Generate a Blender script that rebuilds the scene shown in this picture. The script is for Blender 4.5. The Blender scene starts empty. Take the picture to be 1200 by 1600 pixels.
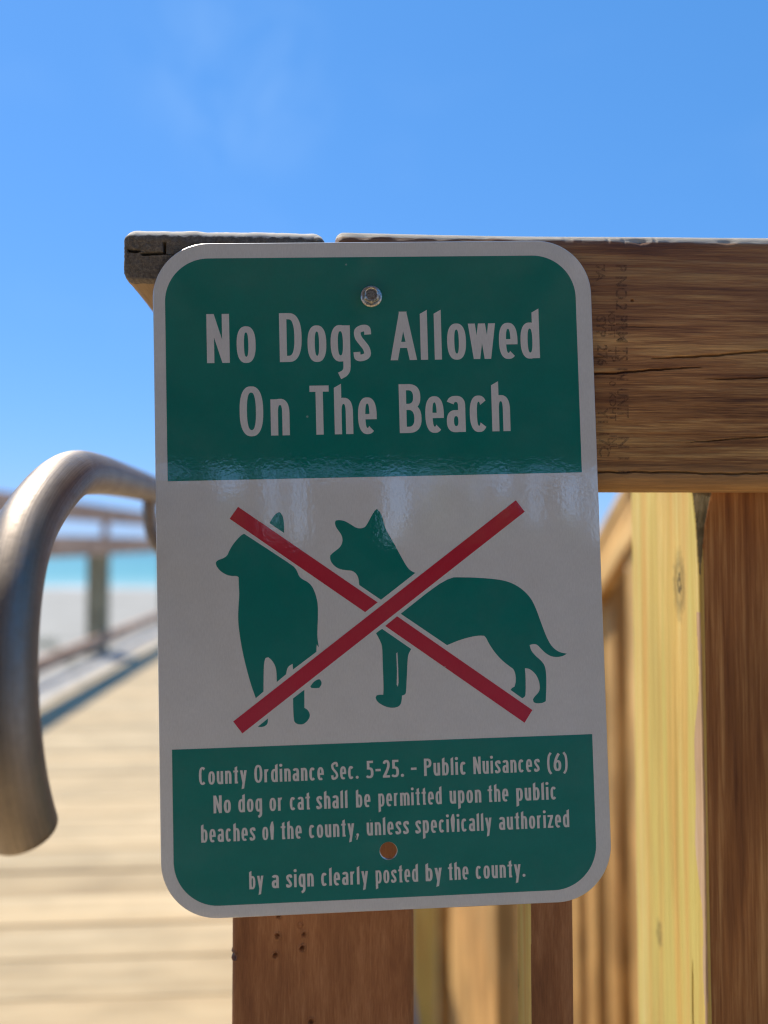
import bpy, bmesh, math, random
import numpy as np
from mathutils import Vector, Matrix
from mathutils.geometry import delaunay_2d_cdt

S = bpy.context.scene
C = S.collection
R = math.radians
random.seed(7)

# ------------------------------------------------------------------ camera
DECK = 0.0            # top of the boardwalk planks
EYE = 0.87            # height of the phone above the planks
cam_d = bpy.data.cameras.new('camera')
cam = bpy.data.objects.new('camera', cam_d)
C.objects.link(cam)
rx = Vector((0.99866794, -0.05156008, -0.00197384))
up = Vector((0.0, -0.03825425, 0.99926804))
bk = Vector((-0.05159784, -0.99793696, -0.03820329))
cam.matrix_world = Matrix(((rx.x, up.x, bk.x, 0), (rx.y, up.y, bk.y, 0), (rx.z, up.z, bk.z, EYE), (0, 0, 0, 1)))
cam_d.sensor_fit = 'VERTICAL'
cam_d.sensor_height = 34.6667
cam_d.lens = 26.0
cam_d.clip_start = 0.02
cam_d.clip_end = 30000
cam_d.dof.use_dof = True
cam_d.dof.focus_distance = 0.535
cam_d.dof.aperture_fstop = 2.25
S.camera = cam

# ------------------------------------------------------------------ sky, sun, exposure
SUN = Vector((-0.42, 0.50, 1.0)).normalized()
elev = math.asin(SUN.z)
azim = math.atan2(SUN.x, SUN.y)
w = bpy.data.worlds.new('World')
S.world = w
w.use_nodes = True
nt = w.node_tree
bg = nt.nodes['Background']
sky = nt.nodes.new('ShaderNodeTexSky')
sky.sky_type = 'NISHITA'
sky.sun_disc = False
sky.sun_elevation = elev
sky.sun_rotation = azim
sky.altitude = 0
sky.air_density = 1.0
sky.dust_density = 0.1
sky.ozone_density = 3.5
# a phone's tone curve flattens the sky: softer gradient, deeper blue
gm = nt.nodes.new('ShaderNodeGamma'); gm.inputs['Gamma'].default_value = 0.5
hs = nt.nodes.new('ShaderNodeMixRGB'); hs.blend_type = 'MULTIPLY'
hs.inputs[0].default_value = 1.0
hs.inputs[2].default_value = (0.370, 0.96, 1.70, 1)
sp = nt.nodes.new('ShaderNodeSeparateColor'); cb = nt.nodes.new('ShaderNodeCombineColor')
pr = nt.nodes.new('ShaderNodeMath'); pr.operation = 'POWER'; pr.inputs[1].default_value = 1.5
# faint wisp of high cloud
tc = nt.nodes.new('ShaderNodeTexCoord')
mp = nt.nodes.new('ShaderNodeMapping')
mp.inputs['Scale'].default_value = (2.2, 2.2, 5.0)
no = nt.nodes.new('ShaderNodeTexNoise')
no.inputs['Scale'].default_value = 1.6
no.inputs['Detail'].default_value = 5
no.inputs['Roughness'].default_value = 0.5
cr = nt.nodes.new('ShaderNodeValToRGB')
cr.color_ramp.elements[0].position = 0.56
cr.color_ramp.elements[1].position = 0.85
cr.color_ramp.elements[0].color = (0, 0, 0, 1)
cr.color_ramp.elements[1].color = (0.06, 0.06, 0.06, 1)
mix = nt.nodes.new('ShaderNodeMixRGB')
mix.inputs[2].default_value = (2.3, 3.4, 4.9, 1)
L = nt.links.new
L(sky.outputs[0], gm.inputs[0]); L(gm.outputs[0], sp.inputs[0]); L(sp.outputs[0], pr.inputs[0]); L(pr.outputs[0], cb.inputs[0]); L(sp.outputs[1], cb.inputs[1]); L(sp.outputs[2], cb.inputs[2]); L(cb.outputs[0], hs.inputs[1])
L(tc.outputs['Generated'], mp.inputs[0]); L(mp.outputs[0], no.inputs['Vector']); L(no.outputs['Fac'], cr.inputs[0])
vd = nt.nodes.new('ShaderNodeVectorMath'); vd.operation = 'DISTANCE'; vd.inputs[1].default_value = (-0.125, 0.845, 0.520)
wr = nt.nodes.new('ShaderNodeMapRange'); wr.inputs[1].default_value = 0.0; wr.inputs[2].default_value = 0.17; wr.inputs[3].default_value = 1.0; wr.inputs[4].default_value = 0.0; wr.interpolation_type = 'SMOOTHERSTEP'
n2_ = nt.nodes.new('ShaderNodeTexNoise'); n2_.inputs['Scale'].default_value = 9.0; n2_.inputs['Detail'].default_value = 5
mu = nt.nodes.new('ShaderNodeMath'); mu.operation = 'MULTIPLY'
ma = nt.nodes.new('ShaderNodeMath'); ma.operation = 'MULTIPLY_ADD'; ma.inputs[1].default_value = 0.21
L(tc.outputs['Generated'], vd.inputs[0]); L(vd.outputs['Value'], wr.inputs[0]); L(tc.outputs['Generated'], n2_.inputs['Vector'])
cr2 = nt.nodes.new('ShaderNodeValToRGB'); cr2.color_ramp.elements[0].position = 0.42; cr2.color_ramp.elements[1].position = 0.72
n2_.inputs['Distortion'].default_value = 0.8; n2_.inputs['Roughness'].default_value = 0.6
L(n2_.outputs['Fac'], cr2.inputs[0]); L(wr.outputs[0], mu.inputs[0]); L(cr2.outputs[0], mu.inputs[1]); L(mu.outputs[0], ma.inputs[0]); L(cr.outputs[0], ma.inputs[2])
L(ma.outputs[0], mix.inputs[0]); L(hs.outputs[0], mix.inputs[1]); L(mix.outputs[0], bg.inputs['Color'])
bg.inputs['Strength'].default_value = 0.148
sl = bpy.data.lights.new('sun', 'SUN')
sl.energy = 3.55
sl.angle = R(0.53)
sl.color = (1.0, 0.94, 0.84)
so = bpy.data.objects.new('sun', sl)
C.objects.link(so)
so.rotation_euler = SUN.to_track_quat('Z', 'Y').to_euler()
so.location = (0, 0, 20)
S.view_settings.view_transform = 'Standard'
S.view_settings.look = 'None'
S.view_settings.gamma = 1
S.view_settings.use_curve_mapping = False
S.view_settings.exposure = 0.70
S.cycles.filter_width = 1.15
S.cycles.max_bounces = 8
S.cycles.diffuse_bounces = 4

# ------------------------------------------------------------------ helpers
def meta(o, label=None, cat=None, group=None, kind=None):
    for k, v in (('label', label), ('category', cat), ('group', group), ('kind', kind)):
        if v: o[k] = v
    return o

def empty(name, loc=(0, 0, 0)):
    o = bpy.data.objects.new(name, None)
    o.location = loc
    o.empty_display_size = 0.1
    C.objects.link(o)
    return o

def mesh_obj(name, verts, faces, mats, parent=None, smooth=False, mat_idx=None):
    me = bpy.data.meshes.new(name)
    me.from_pydata([tuple(map(float, v)) for v in verts], [], faces)
    for m in (mats if isinstance(mats, (list, tuple)) else [mats]): me.materials.append(m)
    if mat_idx is not None: me.polygons.foreach_set('material_index', np.array(mat_idx, dtype=np.int32))
    me.polygons.foreach_set('use_smooth', [smooth] * len(me.polygons))
    me.update()
    o = bpy.data.objects.new(name, me)
    C.objects.link(o)
    if parent: o.parent = parent
    return o

_rng = np.random.RandomState(3)
_LAT = _rng.rand(64, 64, 16)
def vnoise(x, y, z=0.0):
    """value noise, numpy arrays, 0..1"""
    x, y, z = np.broadcast_arrays(np.asarray(x, float), np.asarray(y, float), np.asarray(z, float))
    xi, yi, zi = np.floor(x).astype(int), np.floor(y).astype(int), np.floor(z).astype(int)
    fx, fy, fz = x - xi, y - yi, z - zi
    fx, fy, fz = [f * f * (3 - 2 * f) for f in (fx, fy, fz)]
    r = 0
    for dx in (0, 1):
        for dy in (0, 1):
            for dz in (0, 1):
                r = r + _LAT[(xi + dx) % 64, (yi + dy) % 64, (zi + dz) % 16] * (fx if dx else 1 - fx) * (fy if dy else 1 - fy) * (fz if dz else 1 - fz)
    return r

# ---- node helpers
def newmat(name):
    m = bpy.data.materials.new(name)
    m.use_nodes = True
    t = m.node_tree
    return m, t, t.nodes['Principled BSDF']

def N(t, kind, **kw):
    n = t.nodes.new(kind)
    for k, v in kw.items():
        if k in n.inputs: n.inputs[k].default_value = v
        else: setattr(n, k, v)
    return n

def ramp(t, stops):
    n = t.nodes.new('ShaderNodeValToRGB')
    e = n.color_ramp.elements
    while len(e) > 1: e.remove(e[-1])
    e[0].position = stops[0][0]; e[0].color = (*stops[0][1], 1)
    for p, c in stops[1:]:
        x = e.new(p); x.color = (*c, 1)
    return n

def mixc(t, fac, a, b, mode='MIX'):
    n = t.nodes.new('ShaderNodeMixRGB'); n.blend_type = mode
    for i, v in enumerate((fac, a, b)):
        if hasattr(v, 'links'): t.links.new(v, n.inputs[i])
        elif isinstance(v, tuple): n.inputs[i].default_value = (*v, 1) if len(v) == 3 else v
        else: n.inputs[i].default_value = v
    return n.outputs[0]

def mathn(t, op, a, b=None, c=None, clamp=False):
    n = t.nodes.new('ShaderNodeMath'); n.operation = op; n.use_clamp = clamp
    for i, v in enumerate((a, b, c)):
        if v is None: continue
        if hasattr(v, 'links'): t.links.new(v, n.inputs[i])
        else: n.inputs[i].default_value = v
    return n.outputs[0]

def wood(name, cols, axis='X', rough=0.75, bump=0.5, along=5.0, across=70.0, rings=(9.0, 0.35), fleck=0.35, per_obj=0.0, tone=None, con=0.10, spec=0.3, hairw=0.20):
    """Weathered timber. cols: dark grain, mid, light grain. axis: object axis the grain follows."""
    m, t, b = newmat(name)
    tc = N(t, 'ShaderNodeTexCoord')
    src = tc.outputs['Object']
    if per_obj:
        oi = N(t, 'ShaderNodeObjectInfo')
        v = N(t, 'ShaderNodeVectorMath', operation='ADD')
        sc = N(t, 'ShaderNodeVectorMath', operation='SCALE'); 
        cmb = N(t, 'ShaderNodeCombineXYZ')
        for i in range(3): t.links.new(oi.outputs['Random'], cmb.inputs[i])
        t.links.new(cmb.outputs[0], sc.inputs[0]); sc.inputs['Scale'].default_value = 37.0
        t.links.new(src, v.inputs[0]); t.links.new(sc.outputs[0], v.inputs[1]); src = v.outputs[0]
    def mapped(al, ac):
        mp = N(t, 'ShaderNodeMapping')
        s = [ac, ac, ac]; s['XYZ'.index(axis)] = al
        mp.inputs['Scale'].default_value = s
        t.links.new(src, mp.inputs[0]); return mp.outputs[0]
    # warped coordinates so that grain wanders
    wn = N(t, 'ShaderNodeTexNoise', Scale=1.0, Detail=3.0); t.links.new(mapped(3.0, 9.0), wn.inputs['Vector'])
    fine = N(t, 'ShaderNodeTexNoise', Scale=1.0, Detail=6.0, Roughness=0.65, Distortion=0.25); t.links.new(mapped(along, across), fine.inputs['Vector'])
    wave = N(t, 'ShaderNodeTexNoise', Scale=1.0, Detail=4.0, Roughness=0.55, Distortion=0.6); t.links.new(mapped(along * 0.35, across * 0.22), wave.inputs['Vector'])
    hair = N(t, 'ShaderNodeTexNoise', Scale=1.0, Detail=3.0, Roughness=0.7); t.links.new(mapped(along * 3.0, across * 9.0), hair.inputs['Vector'])
    blot = N(t, 'ShaderNodeTexNoise', Scale=1.0, Detail=3.0, Roughness=0.5); t.links.new(mapped(6.0, 14.0), blot.inputs['Vector'])
    a = mathn(t, 'MULTIPLY', fine.outputs['Fac'], 0.62 - hairw)
    a = mathn(t, 'MULTIPLY_ADD', wave.outputs['Fac'], 0.38, a)
    a = mathn(t, 'MULTIPLY_ADD', hair.outputs['Fac'], hairw, a)
    rp = ramp(t, [(0.5 - con, cols[0]), (0.50, cols[1]), (0.5 + con, cols[2])]); t.links.new(a, rp.inputs[0])
    col = rp.outputs[0]
    br = ramp(t, [(0.3, (1 - fleck,) * 3), (0.7, (1 + fleck * .6,) * 3)]); t.links.new(blot.outputs['Fac'], br.inputs[0])
    col = mixc(t, 1.0, col, br.outputs[0], 'MULTIPLY')
    if per_obj:
        o2 = ramp(t, [(0.0, (1 - per_obj, 1 - per_obj, 1 - per_obj)), (0.5, (1, 1, 1)), (1.0, (1 + per_obj, 1 + per_obj * .8, 1 + per_obj * .55))])
        t.links.new(oi.outputs['Random'], o2.inputs[0]); col = mixc(t, 1.0, col, o2.outputs[0], 'MULTIPLY')
    if tone: col = tone(t, tc, col, mapped)
    t.links.new(col, b.inputs['Base Color'])
    b.inputs['Roughness'].default_value = rough
    b.inputs['Specular IOR Level'].default_value = spec
    hsum = mathn(t, 'MULTIPLY_ADD', hair.outputs['Fac'], 0.6, fine.outputs['Fac'])
    bp = N(t, 'ShaderNodeBump', Strength=bump, Distance=0.0015); t.links.new(hsum, bp.inputs['Height'])
    t.links.new(bp.outputs[0], b.inputs['Normal'])
    return m

def sep(t, tc):
    s = N(t, 'ShaderNodeSeparateXYZ'); t.links.new(tc.outputs['Object'], s.inputs[0]); return s.outputs

# ---- timber bodies: a rounded-rectangle profile swept along local X
def bar_mesh(L, th, ht, r, nl, ds, xs=None, disp=None, ease=None, mat_fn=None, prof=None, ease_w=1.0):
    """length L along +X from 0, thickness along Y (centred), height along Z (centred)."""
    if prof is None:
        pts = []
        hy, hz = th / 2, ht / 2
        k = max(2, int(r * 1.57 / ds)) if r > 0 else 1
        corners = [(-hy + r, hz - r, 180, 90), (hy - r, hz - r, 90, 0), (hy - r, -hz + r, 0, -90), (-hy + r, -hz + r, -90, -180)]
        segs = [(-hy, hz - r)]
        raw = []
        for cy, cz, a0, a1 in corners:
            for i in range(k + 1):
                a = R(a0 + (a1 - a0) * i / k); raw.append((cy + r * math.cos(a), cz + r * math.sin(a)))
        for i in range(len(raw)):
            p, q = raw[i], raw[(i + 1) % len(raw)]
            d = math.dist(p, q); n = max(1, int(round(d / ds))) if d > 1e-6 else 0
            for j in range(n): pts.append((p[0] + (q[0] - p[0]) * j / n, p[1] + (q[1] - p[1]) * j / n))
        prof = pts
    P = np.array(prof); n = len(P)
    if xs is None: xs = np.linspace(0, L, nl + 1)
    xs = np.asarray(xs, float)
    if ease is None: ease = min(0.004, L / 8)
    if ease > 0:
        ins = xs[(xs > ease * 1.2) & (xs < L - ease * 1.2)]
        qa = np.linspace(0, math.pi / 2, 7 if ease > .005 else 3)
        e = (1 - np.cos(qa)) * ease
        xs = np.concatenate([e, ins, L - e[::-1]])
    m = len(xs)
    d = np.roll(P, -1, 0) - np.roll(P, 1, 0)
    nr = np.stack([-d[:, 1], d[:, 0]], 1); nr /= np.linalg.norm(nr, axis=1)[:, None] + 1e-12
    V = np.zeros((m, n, 3))
    V[:, :, 0] = xs[:, None]; V[:, :, 1] = P[None, :, 0]; V[:, :, 2] = P[None, :, 1]
    nrm = np.zeros((m, n, 3)); nrm[:, :, 1] = nr[None, :, 0]; nrm[:, :, 2] = nr[None, :, 1]
    if (nr * P).sum() < 0: nrm = -nrm
    if ease > 0:
        f = np.zeros(m); q_ = (1 - np.sin(qa)) * ease; f[:len(q_)] = q_; f[-len(q_):] = q_[::-1]
        V -= nrm * f[:, None, None] * (ease_w + (1 - ease_w) * np.clip(nrm[..., 2:3] * 1.1, 0, 1) ** 1.5)
    if disp is not None: V += disp(V, nrm)
    V = V.reshape(-1, 3)
    idx = np.arange(m * n).reshape(m, n)
    a, b = idx[:-1], idx[1:]
    q = np.stack([a, np.roll(a, -1, 1), np.roll(b, -1, 1), b], -1).reshape(-1, 4)
    if (nr * P).sum() > 0 or True: q = q[:, ::-1]
    faces = q.tolist() + [idx[0][::-1].tolist()[::-1], idx[-1].tolist()[::-1]]
    return V, faces

def fix_normals(o):
    bm = bmesh.new(); bm.from_mesh(o.data); bmesh.ops.recalc_face_normals(bm, faces=bm.faces); bm.to_mesh(o.data); bm.free()

def bar(name, L, th, ht, mat, parent=None, r=0.003, nl=1, ds=1.0, loc=(0, 0, 0), rot=None, big=False, **kw):
    V, F = bar_mesh(L, th, ht, r, nl, ds, **kw)
    o = mesh_obj(name, V, F, mat, parent, smooth=big)
    fix_normals(o)
    o.location = loc
    if rot: o.rotation_euler = rot
    return o

def clone(o, parent=None, loc=None, rot=None):
    c = o.copy(); C.objects.link(c)
    c.parent = parent if parent else o.parent
    if loc is not None: c.location = loc
    if rot is not None: c.rotation_euler = rot
    return c
# ---- traced sign artwork, millimetres from the top left corner of the plate
ROW1= [('N', 36.18, 51.66), ('o', 56.51, 69.51), ('D', 85.87, 101.14), ('o', 105.1, 118.03), ('g', 120.99, 134.49), ('s', 136.92, 148.9), ('A', 162.23, 180.64), ('l', 183.32, 188.32), ('l', 193.02, 198.07), ('o', 201.97, 215.11), ('w', 216.77, 235.89), ('e', 238.28, 251.36), ('d', 253.48, 266.83)]
ROW2= [('O', 57.7, 73.8), ('n', 78.83, 91.7), ('T', 105.73, 118.93), ('h', 122.49, 135.28), ('e', 138.77, 151.63), ('B', 167.28, 182.61), ('e', 185.32, 198.2), ('a', 200.16, 213.21), ('c', 216.29, 228.93), ('h', 231.75, 244.5)]
SMALL=[
(368.6, [('County', 26.12, 58.07), ('Ordinance', 63.08, 109.77), ('Sec.', 114.74, 133.14), ('5-25.', 138.57, 163.93), ('-', 168.82, 172.66), ('Public', 177.77, 206.69), ('Nuisances', 211.52, 257.2), ('(6)', 262.3, 276.72)]) ,
(387.8, [('No', 35.52, 47.03), ('dog', 52.03, 67.86), ('or', 72.87, 81.71), ('cat', 86.52, 100.07), ('shall', 104.25, 125.32), ('be', 131.03, 140.83), ('permitted', 146.21, 189.26), ('upon', 194.73, 216.35), ('the', 220.83, 235.0), ('public', 240.43, 268.28)]) ,
(406.8, [('beaches', 26.99, 63.08), ('of', 67.7, 75.62), ('the', 80.04, 94.07), ('county,', 98.93, 132.58), ('unless', 137.86, 166.42), ('specifically', 170.78, 222.92), ('authorized', 227.97, 276.33)]) ,
(438.85, [('by', 58.36, 67.87), ('a', 73.37, 78.07), ('sign', 82.95, 101.42), ('clearly', 106.44, 138.01), ('posted', 143.07, 171.76), ('by', 176.89, 187.94), ('the', 192.21, 206.09), ('county.', 211.03, 244.89)]) ,
]
LEFT_DOG = [[(76.54, 194.06), (78.38, 190.92), (80.33, 188.41), (82.26, 187.05), (83.66, 186.83), (84.78, 188.01), (85.88, 190.46), (86.43, 194.3), (86.3, 201.05)], [(59.19, 200.89), (91.68, 223.33), (93.54, 225.42), (94.76, 227.61), (95.95, 231.07), (98.45, 233.17), (101.59, 234.78), (104.08, 237.14), (105.91, 240.61), (107.33, 245.1), (108.24, 250.19), (108.2, 257.8), (107.62, 266.64), (107.35, 272.95), (108.35, 279.55), (106.88, 277.35), (106.51, 282.39), (90.46, 293.84), (90.29, 290.06), (88.38, 290.88), (86.57, 292.71), (85.73, 296.83), (79.33, 301.9), (79.34, 294.74), (78.54, 290.94), (76.47, 287.1), (73.99, 285.01), (72.1, 285.45), (71.16, 288.19), (70.69, 293.2), (70.28, 307.99), (65.05, 312.19), (62.31, 304.21), (59.61, 294.09), (57.06, 282.71), (55.03, 270.08), (54.08, 259.98), (54.34, 252.42), (55.28, 242.35), (55.02, 236.02), (54.99, 230.33), (53.62, 229.41), (49.84, 229.43), (46.09, 228.19), (42.36, 225.56), (39.91, 221.95), (39.82, 219.8), (41.23, 218.32), (44.39, 217.51), (47.57, 215.57), (48.88, 212.43), (51.48, 208.06), (54.71, 204.33), (57.28, 201.86)], [(72.94, 326.1), (72.75, 329.34), (71.21, 331.04), (68.69, 331.7), (65.93, 331.47)], [(97.87, 307.66), (97.61, 319.83), (99.73, 321.16), (101.19, 323.71), (101.13, 326.22), (99.56, 328.67), (97.0, 330.71), (93.84, 330.97), (91.35, 329.88), (90.13, 327.71), (90.06, 313.3)], [(101.96, 305.54), (103.91, 302.84), (106.48, 301.16), (108.38, 300.97), (109.61, 302.65), (109.57, 304.54), (108.0, 306.75), (105.47, 306.91), (102.57, 306.57)]]
RIGHT_DOG = [[(149.98, 186.22), (148.68, 187.21), (146.01, 191.26), (143.99, 195.06), (141.99, 198.21), (140.04, 199.06), (137.48, 199.25), (134.93, 198.42), (131.16, 195.77), (127.37, 193.63), (123.55, 193.02), (121.62, 193.49), (121.07, 195.14), (121.65, 197.71), (123.38, 200.31), (125.23, 202.91), (126.18, 206.13), (125.72, 209.32), (124.13, 211.83), (121.79, 213.68), (118.94, 215.65), (117.37, 217.39), (117.31, 219.94), (118.4, 222.52), (120.89, 225.13), (124.04, 226.87), (128.49, 227.63), (132.31, 227.99), (134.82, 229.97), (136.4, 233.2), (136.69, 237.02), (136.8, 237.92), (151.37, 248.39), (175.44, 230.69), (173.28, 229.73), (170.76, 227.75), (168.29, 223.84), (164.62, 216.71), (160.95, 209.57), (157.27, 203.07), (155.44, 199.18), (154.29, 194.02), (152.86, 189.5), (151.25, 187.02)], [(151.64, 268.22), (171.22, 282.53), (169.22, 285.64), (168.46, 290.05), (168.0, 297.64), (167.42, 305.21), (166.85, 312.14), (165.92, 313.37), (164.64, 313.7), (163.99, 313.93), (163.94, 315.83), (163.21, 319.58), (161.24, 321.41), (157.4, 322.03), (152.97, 321.12), (149.2, 319.1), (146.71, 316.87), (146.01, 314.58), (146.81, 313.1), (149.36, 312.68), (151.27, 312.87), (151.64, 308.47), (151.6, 299.63), (151.48, 289.51), (151.45, 280.64), (150.64, 277.45), (149.06, 274.23), (147.48, 271.01), (149.56, 269.43)], [(196.85, 234.31), (210.02, 234.67), (220.06, 235.31), (232.62, 236.66), (241.39, 239.02), (248.82, 243.59), (254.32, 249.36), (257.89, 256.33), (261.33, 267.02), (264.78, 277.08), (268.34, 284.03), (273.27, 287.91), (278.68, 289.08), (276.35, 290.49), (271.89, 291.35), (267.49, 290.58), (263.78, 288.23), (260.72, 285.03), (258.29, 282.22), (255.79, 281.65), (252.99, 282.31), (253.75, 286.05), (256.78, 289.87), (260.46, 293.09), (262.87, 296.27), (263.74, 300.64), (263.86, 308.07), (262.92, 321.03), (260.74, 322.19), (256.33, 322.41), (254.47, 321.36), (254.03, 319.49), (255.22, 317.68), (257.82, 315.29), (259.16, 312.87), (258.95, 307.91), (256.97, 302.89), (253.93, 299.7), (251.45, 298.25), (249.19, 298.06), (249.51, 303.88), (249.1, 316.23), (248.3, 317.69), (246.64, 318.49), (238.79, 312.55), (239.71, 311.22), (241.62, 310.42), (242.6, 307.37), (242.63, 302.42), (241.38, 298.42), (238.92, 296.73), (233.4, 292.22), (228.55, 286.5), (224.96, 280.81), (222.96, 276.41), (221.62, 275.01), (217.61, 274.76), (211.31, 275.68), (203.74, 277.68), (195.9, 280.65), (164.7, 258.32)]]
SLIT = [[(160.92, 285.0), (161.7, 284.51), (161.94, 294.91), (161.93, 305.02), (161.35, 307.78), (160.62, 306.24), (161.11, 297.41)]]
BARS = [[(55.48, 182.47), (49.65, 190.48), (140.31, 256.46), (149.02, 250.1)], [(153.8, 266.27), (162.17, 259.98), (253.41, 326.75), (247.73, 335.18)], [(49.61, 327.27), (55.59, 335.47), (252.58, 190.44), (246.62, 182.38)]]
# ------------------------------------------------------------------ sign lettering: condensed highway alphabet drawn from strokes
def _rect(p, q, s):
    dx, dy = q[0] - p[0], q[1] - p[1]; l = math.hypot(dx, dy) or 1e-9
    nx, ny = -dy / l * s / 2, dx / l * s / 2
    return [(p[0] - nx, p[1] - ny), (q[0] - nx, q[1] - ny), (q[0] + nx, q[1] + ny), (p[0] + nx, p[1] + ny)]
def _disc(c, r, n=14): return [(c[0] + r * math.cos(2 * math.pi * i / n), c[1] + r * math.sin(2 * math.pi * i / n)) for i in range(n)]
def _stroke(P, s, curve=False):
    if curve:
        Q = []; E = [P[0]] + list(P) + [P[-1]]
        for i in range(1, len(E) - 2):
            for k in range(7):
                u = k / 7; a, b, c, d = E[i - 1], E[i], E[i + 1], E[i + 2]
                Q.append(tuple(.5 * (2 * b[j] + (c[j] - a[j]) * u + (2 * a[j] - 5 * b[j] + 4 * c[j] - d[j]) * u * u + (3 * b[j] - a[j] - 3 * c[j] + d[j]) * u ** 3) for j in (0, 1)))
        Q.append(P[-1]); P = Q
    out = [_rect(P[i], P[i + 1], s) for i in range(len(P) - 1)]
    if not curve: return out + [_disc(p, s / 2) for p in P[1:-1]]
    acc = [0]
    for i in range(1, len(P)): acc.append(acc[-1] + math.dist(P[i - 1], P[i]))
    return out + [_disc(P[i], s / 2) for i in range(1, len(P) - 1) if acc[i] > s * .5 and acc[-1] - acc[i] > s * .5]
def _se(cx, cy, rx, ry, a, p=2.45):
    c, q = math.cos(a), math.sin(a)
    return (cx + rx * math.copysign(abs(c) ** (2 / p), c), cy + ry * math.copysign(abs(q) ** (2 / p), q))
def _arc(cx, cy, rx, ry, s, a0, a1, n=None, sv=None):
    sv = sv or s * .86
    n = n or max(6, int(abs(a1 - a0) / 9))
    out = []
    for i in range(n):
        A, B = R(a0 + (a1 - a0) * i / n), R(a0 + (a1 - a0) * (i + 1) / n)
        out.append([_se(cx, cy, rx, ry, A), _se(cx, cy, rx, ry, B), _se(cx, cy, rx - s, ry - sv, B), _se(cx, cy, rx - s, ry - sv, A)])
    return out
def _box(x0, y0, x1, y1): return [(x0, y0), (x1, y0), (x1, y1), (x0, y1)]
def _slant(x0, y0, x1, y1, k=.55): return [(x0, y0), (x1, y0), (x1, y1), (x0, y1 - (x1 - x0) * k)]
XH = .735
WID = dict(N=.455, D=.445, O=.47, A=.54, T=.385, B=.45, C=.44, S=.43, P=.43, a=.375, b=.385, c=.36, d=.39, e=.38, f=.27, g=.39, h=.375, i=.155, l=.15, m=.60, n=.375, o=.385, p=.385, r=.28, s=.35, t=.28, u=.375, w=.56, y=.40, z=.34)
WID.update({'5': .40, '2': .40, '6': .41, '-': .30, '.': .16, ',': .17, '(': .24, ')': .24})
def glyph(ch, W, s):
    X, h = XH, s / 2
    if ch in 'oO': H = X + .015 if ch == 'o' else 1.015; return _arc(W / 2, H / 2 - .008, W / 2, H / 2, s, 0, 360, 40)
    if ch == 'N': return [_box(0, 0, s, 1), _box(W - s, 0, W, 1), [(0, 1), (s, 1), (W, 0), (W - s, 0)]]
    if ch == 'D': return [_box(0, 0, s, 1), _box(0, 1 - s * .86, W * .45, 1), _box(0, 0, W * .45, s * .86)] + _arc(W * .42, .5, W * .58, .5, s, -90, 90, 24)
    if ch == 'A':
        t = s * 1.02; tw = s * .5
        return [[(0, 0), (t, 0), (W / 2 + tw * .1 + t * .5, 1), (W / 2 - tw, 1)], [(W - t, 0), (W, 0), (W / 2 + tw, 1), (W / 2 - t * .5 - tw * .1, 1)], _box(W * .2, .25, W * .8, .25 + s * .86)]
    if ch == 'T': return [_box(0, 1 - s * .86, W, 1), _box(W / 2 - h, 0, W / 2 + h, 1)]
    if ch in 'BP':
        lo = .47
        o = [_box(0, 0, s, 1), _box(0, 1 - s * .86, W * .5, 1), _box(0, lo, W * .5, lo + s * .86)] + _arc(W * .42, (1 + lo) / 2, W * (.55 if ch == 'B' else .58), (1 - lo) / 2, s, -90, 90, 18)
        if ch == 'B': o += [_box(0, 0, W * .5, s * .86)] + _arc(W * .42, (lo + s * .86) / 2, W * .58, (lo + s * .86) / 2, s, -90, 90, 18)
        return o
    if ch in 'cC':
        H = X + .015 if ch == 'c' else 1.015
        return _arc(W / 2, H / 2 - .008, W / 2, H / 2, s, 42 if ch == 'c' else 50, 318 if ch == 'c' else 310, 34)
    if ch == 'e': return _arc(W / 2, X / 2, W / 2, X / 2 + .008, s, -8, 307, 36) + [_box(s * .5, X * .40, W - .002, X * .40 + s * .74)]
    if ch == 'a':
        b = X * .61
        return _arc(W / 2, b / 2, W / 2, b / 2 + .004, s, 0, 360, 34) + [_box(W - s, 0, W, X * .72)] + _arc(W / 2, X * .72, W / 2, X * .28 + .008, s, 0, 158, 18)
    if ch == 'b': return _arc(W / 2, X / 2, W / 2, X / 2 + .008, s, 0, 360, 34) + [_slant(0, 0, s, 1.03)]
    if ch == 'd': return _arc(W / 2, X / 2, W / 2, X / 2 + .008, s, 0, 360, 34) + [_slant(W - s, 0, W, 1.03)]
    if ch == 'g': return _arc(W / 2, X / 2, W / 2, X / 2 + .008, s, 0, 360, 34) + [_box(W - s, -.12, W, X)] + _stroke([(W - h, -.10), (W - h - .01, -.18), (W - h - .06, -.25), (W * .42, -.30)], s, True)
    if ch == 'p': return _arc(W / 2, X / 2, W / 2, X / 2 + .008, s, 0, 360, 34) + [[(0, -.33), (s, -.33 + .06), (s, X), (0, X)]]
    if ch in 'hn':
        ry = .30
        return [_slant(0, 0, s, 1.03) if ch == 'h' else _box(0, 0, s, X), _box(W - s, 0, W, X - ry)] + _arc(W / 2, X - ry, W / 2, ry + .008, s, 0, 180, 20)
    if ch == 'u':
        ry = .30
        return [_box(W - s, 0, W, X), _box(0, ry, s, X)] + _arc(W / 2, ry, W / 2, ry + .008, s, 180, 360, 20)
    if ch == 'm':
        ry = .30; w2 = (W + s) / 2
        return [_box(0, 0, s, X), _box(w2 - s, 0, w2, X - ry), _box(W - s, 0, W, X - ry)] + _arc(w2 / 2, X - ry, w2 / 2, ry + .008, s, 0, 180, 18) + _arc(W - w2 / 2, X - ry, w2 / 2, ry + .008, s, 0, 180, 18)
    if ch == 'r': return [_box(0, 0, s, X)] + _arc(W * .72, X - .26, W * .72, .268, s, 80, 180, 14)
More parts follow.
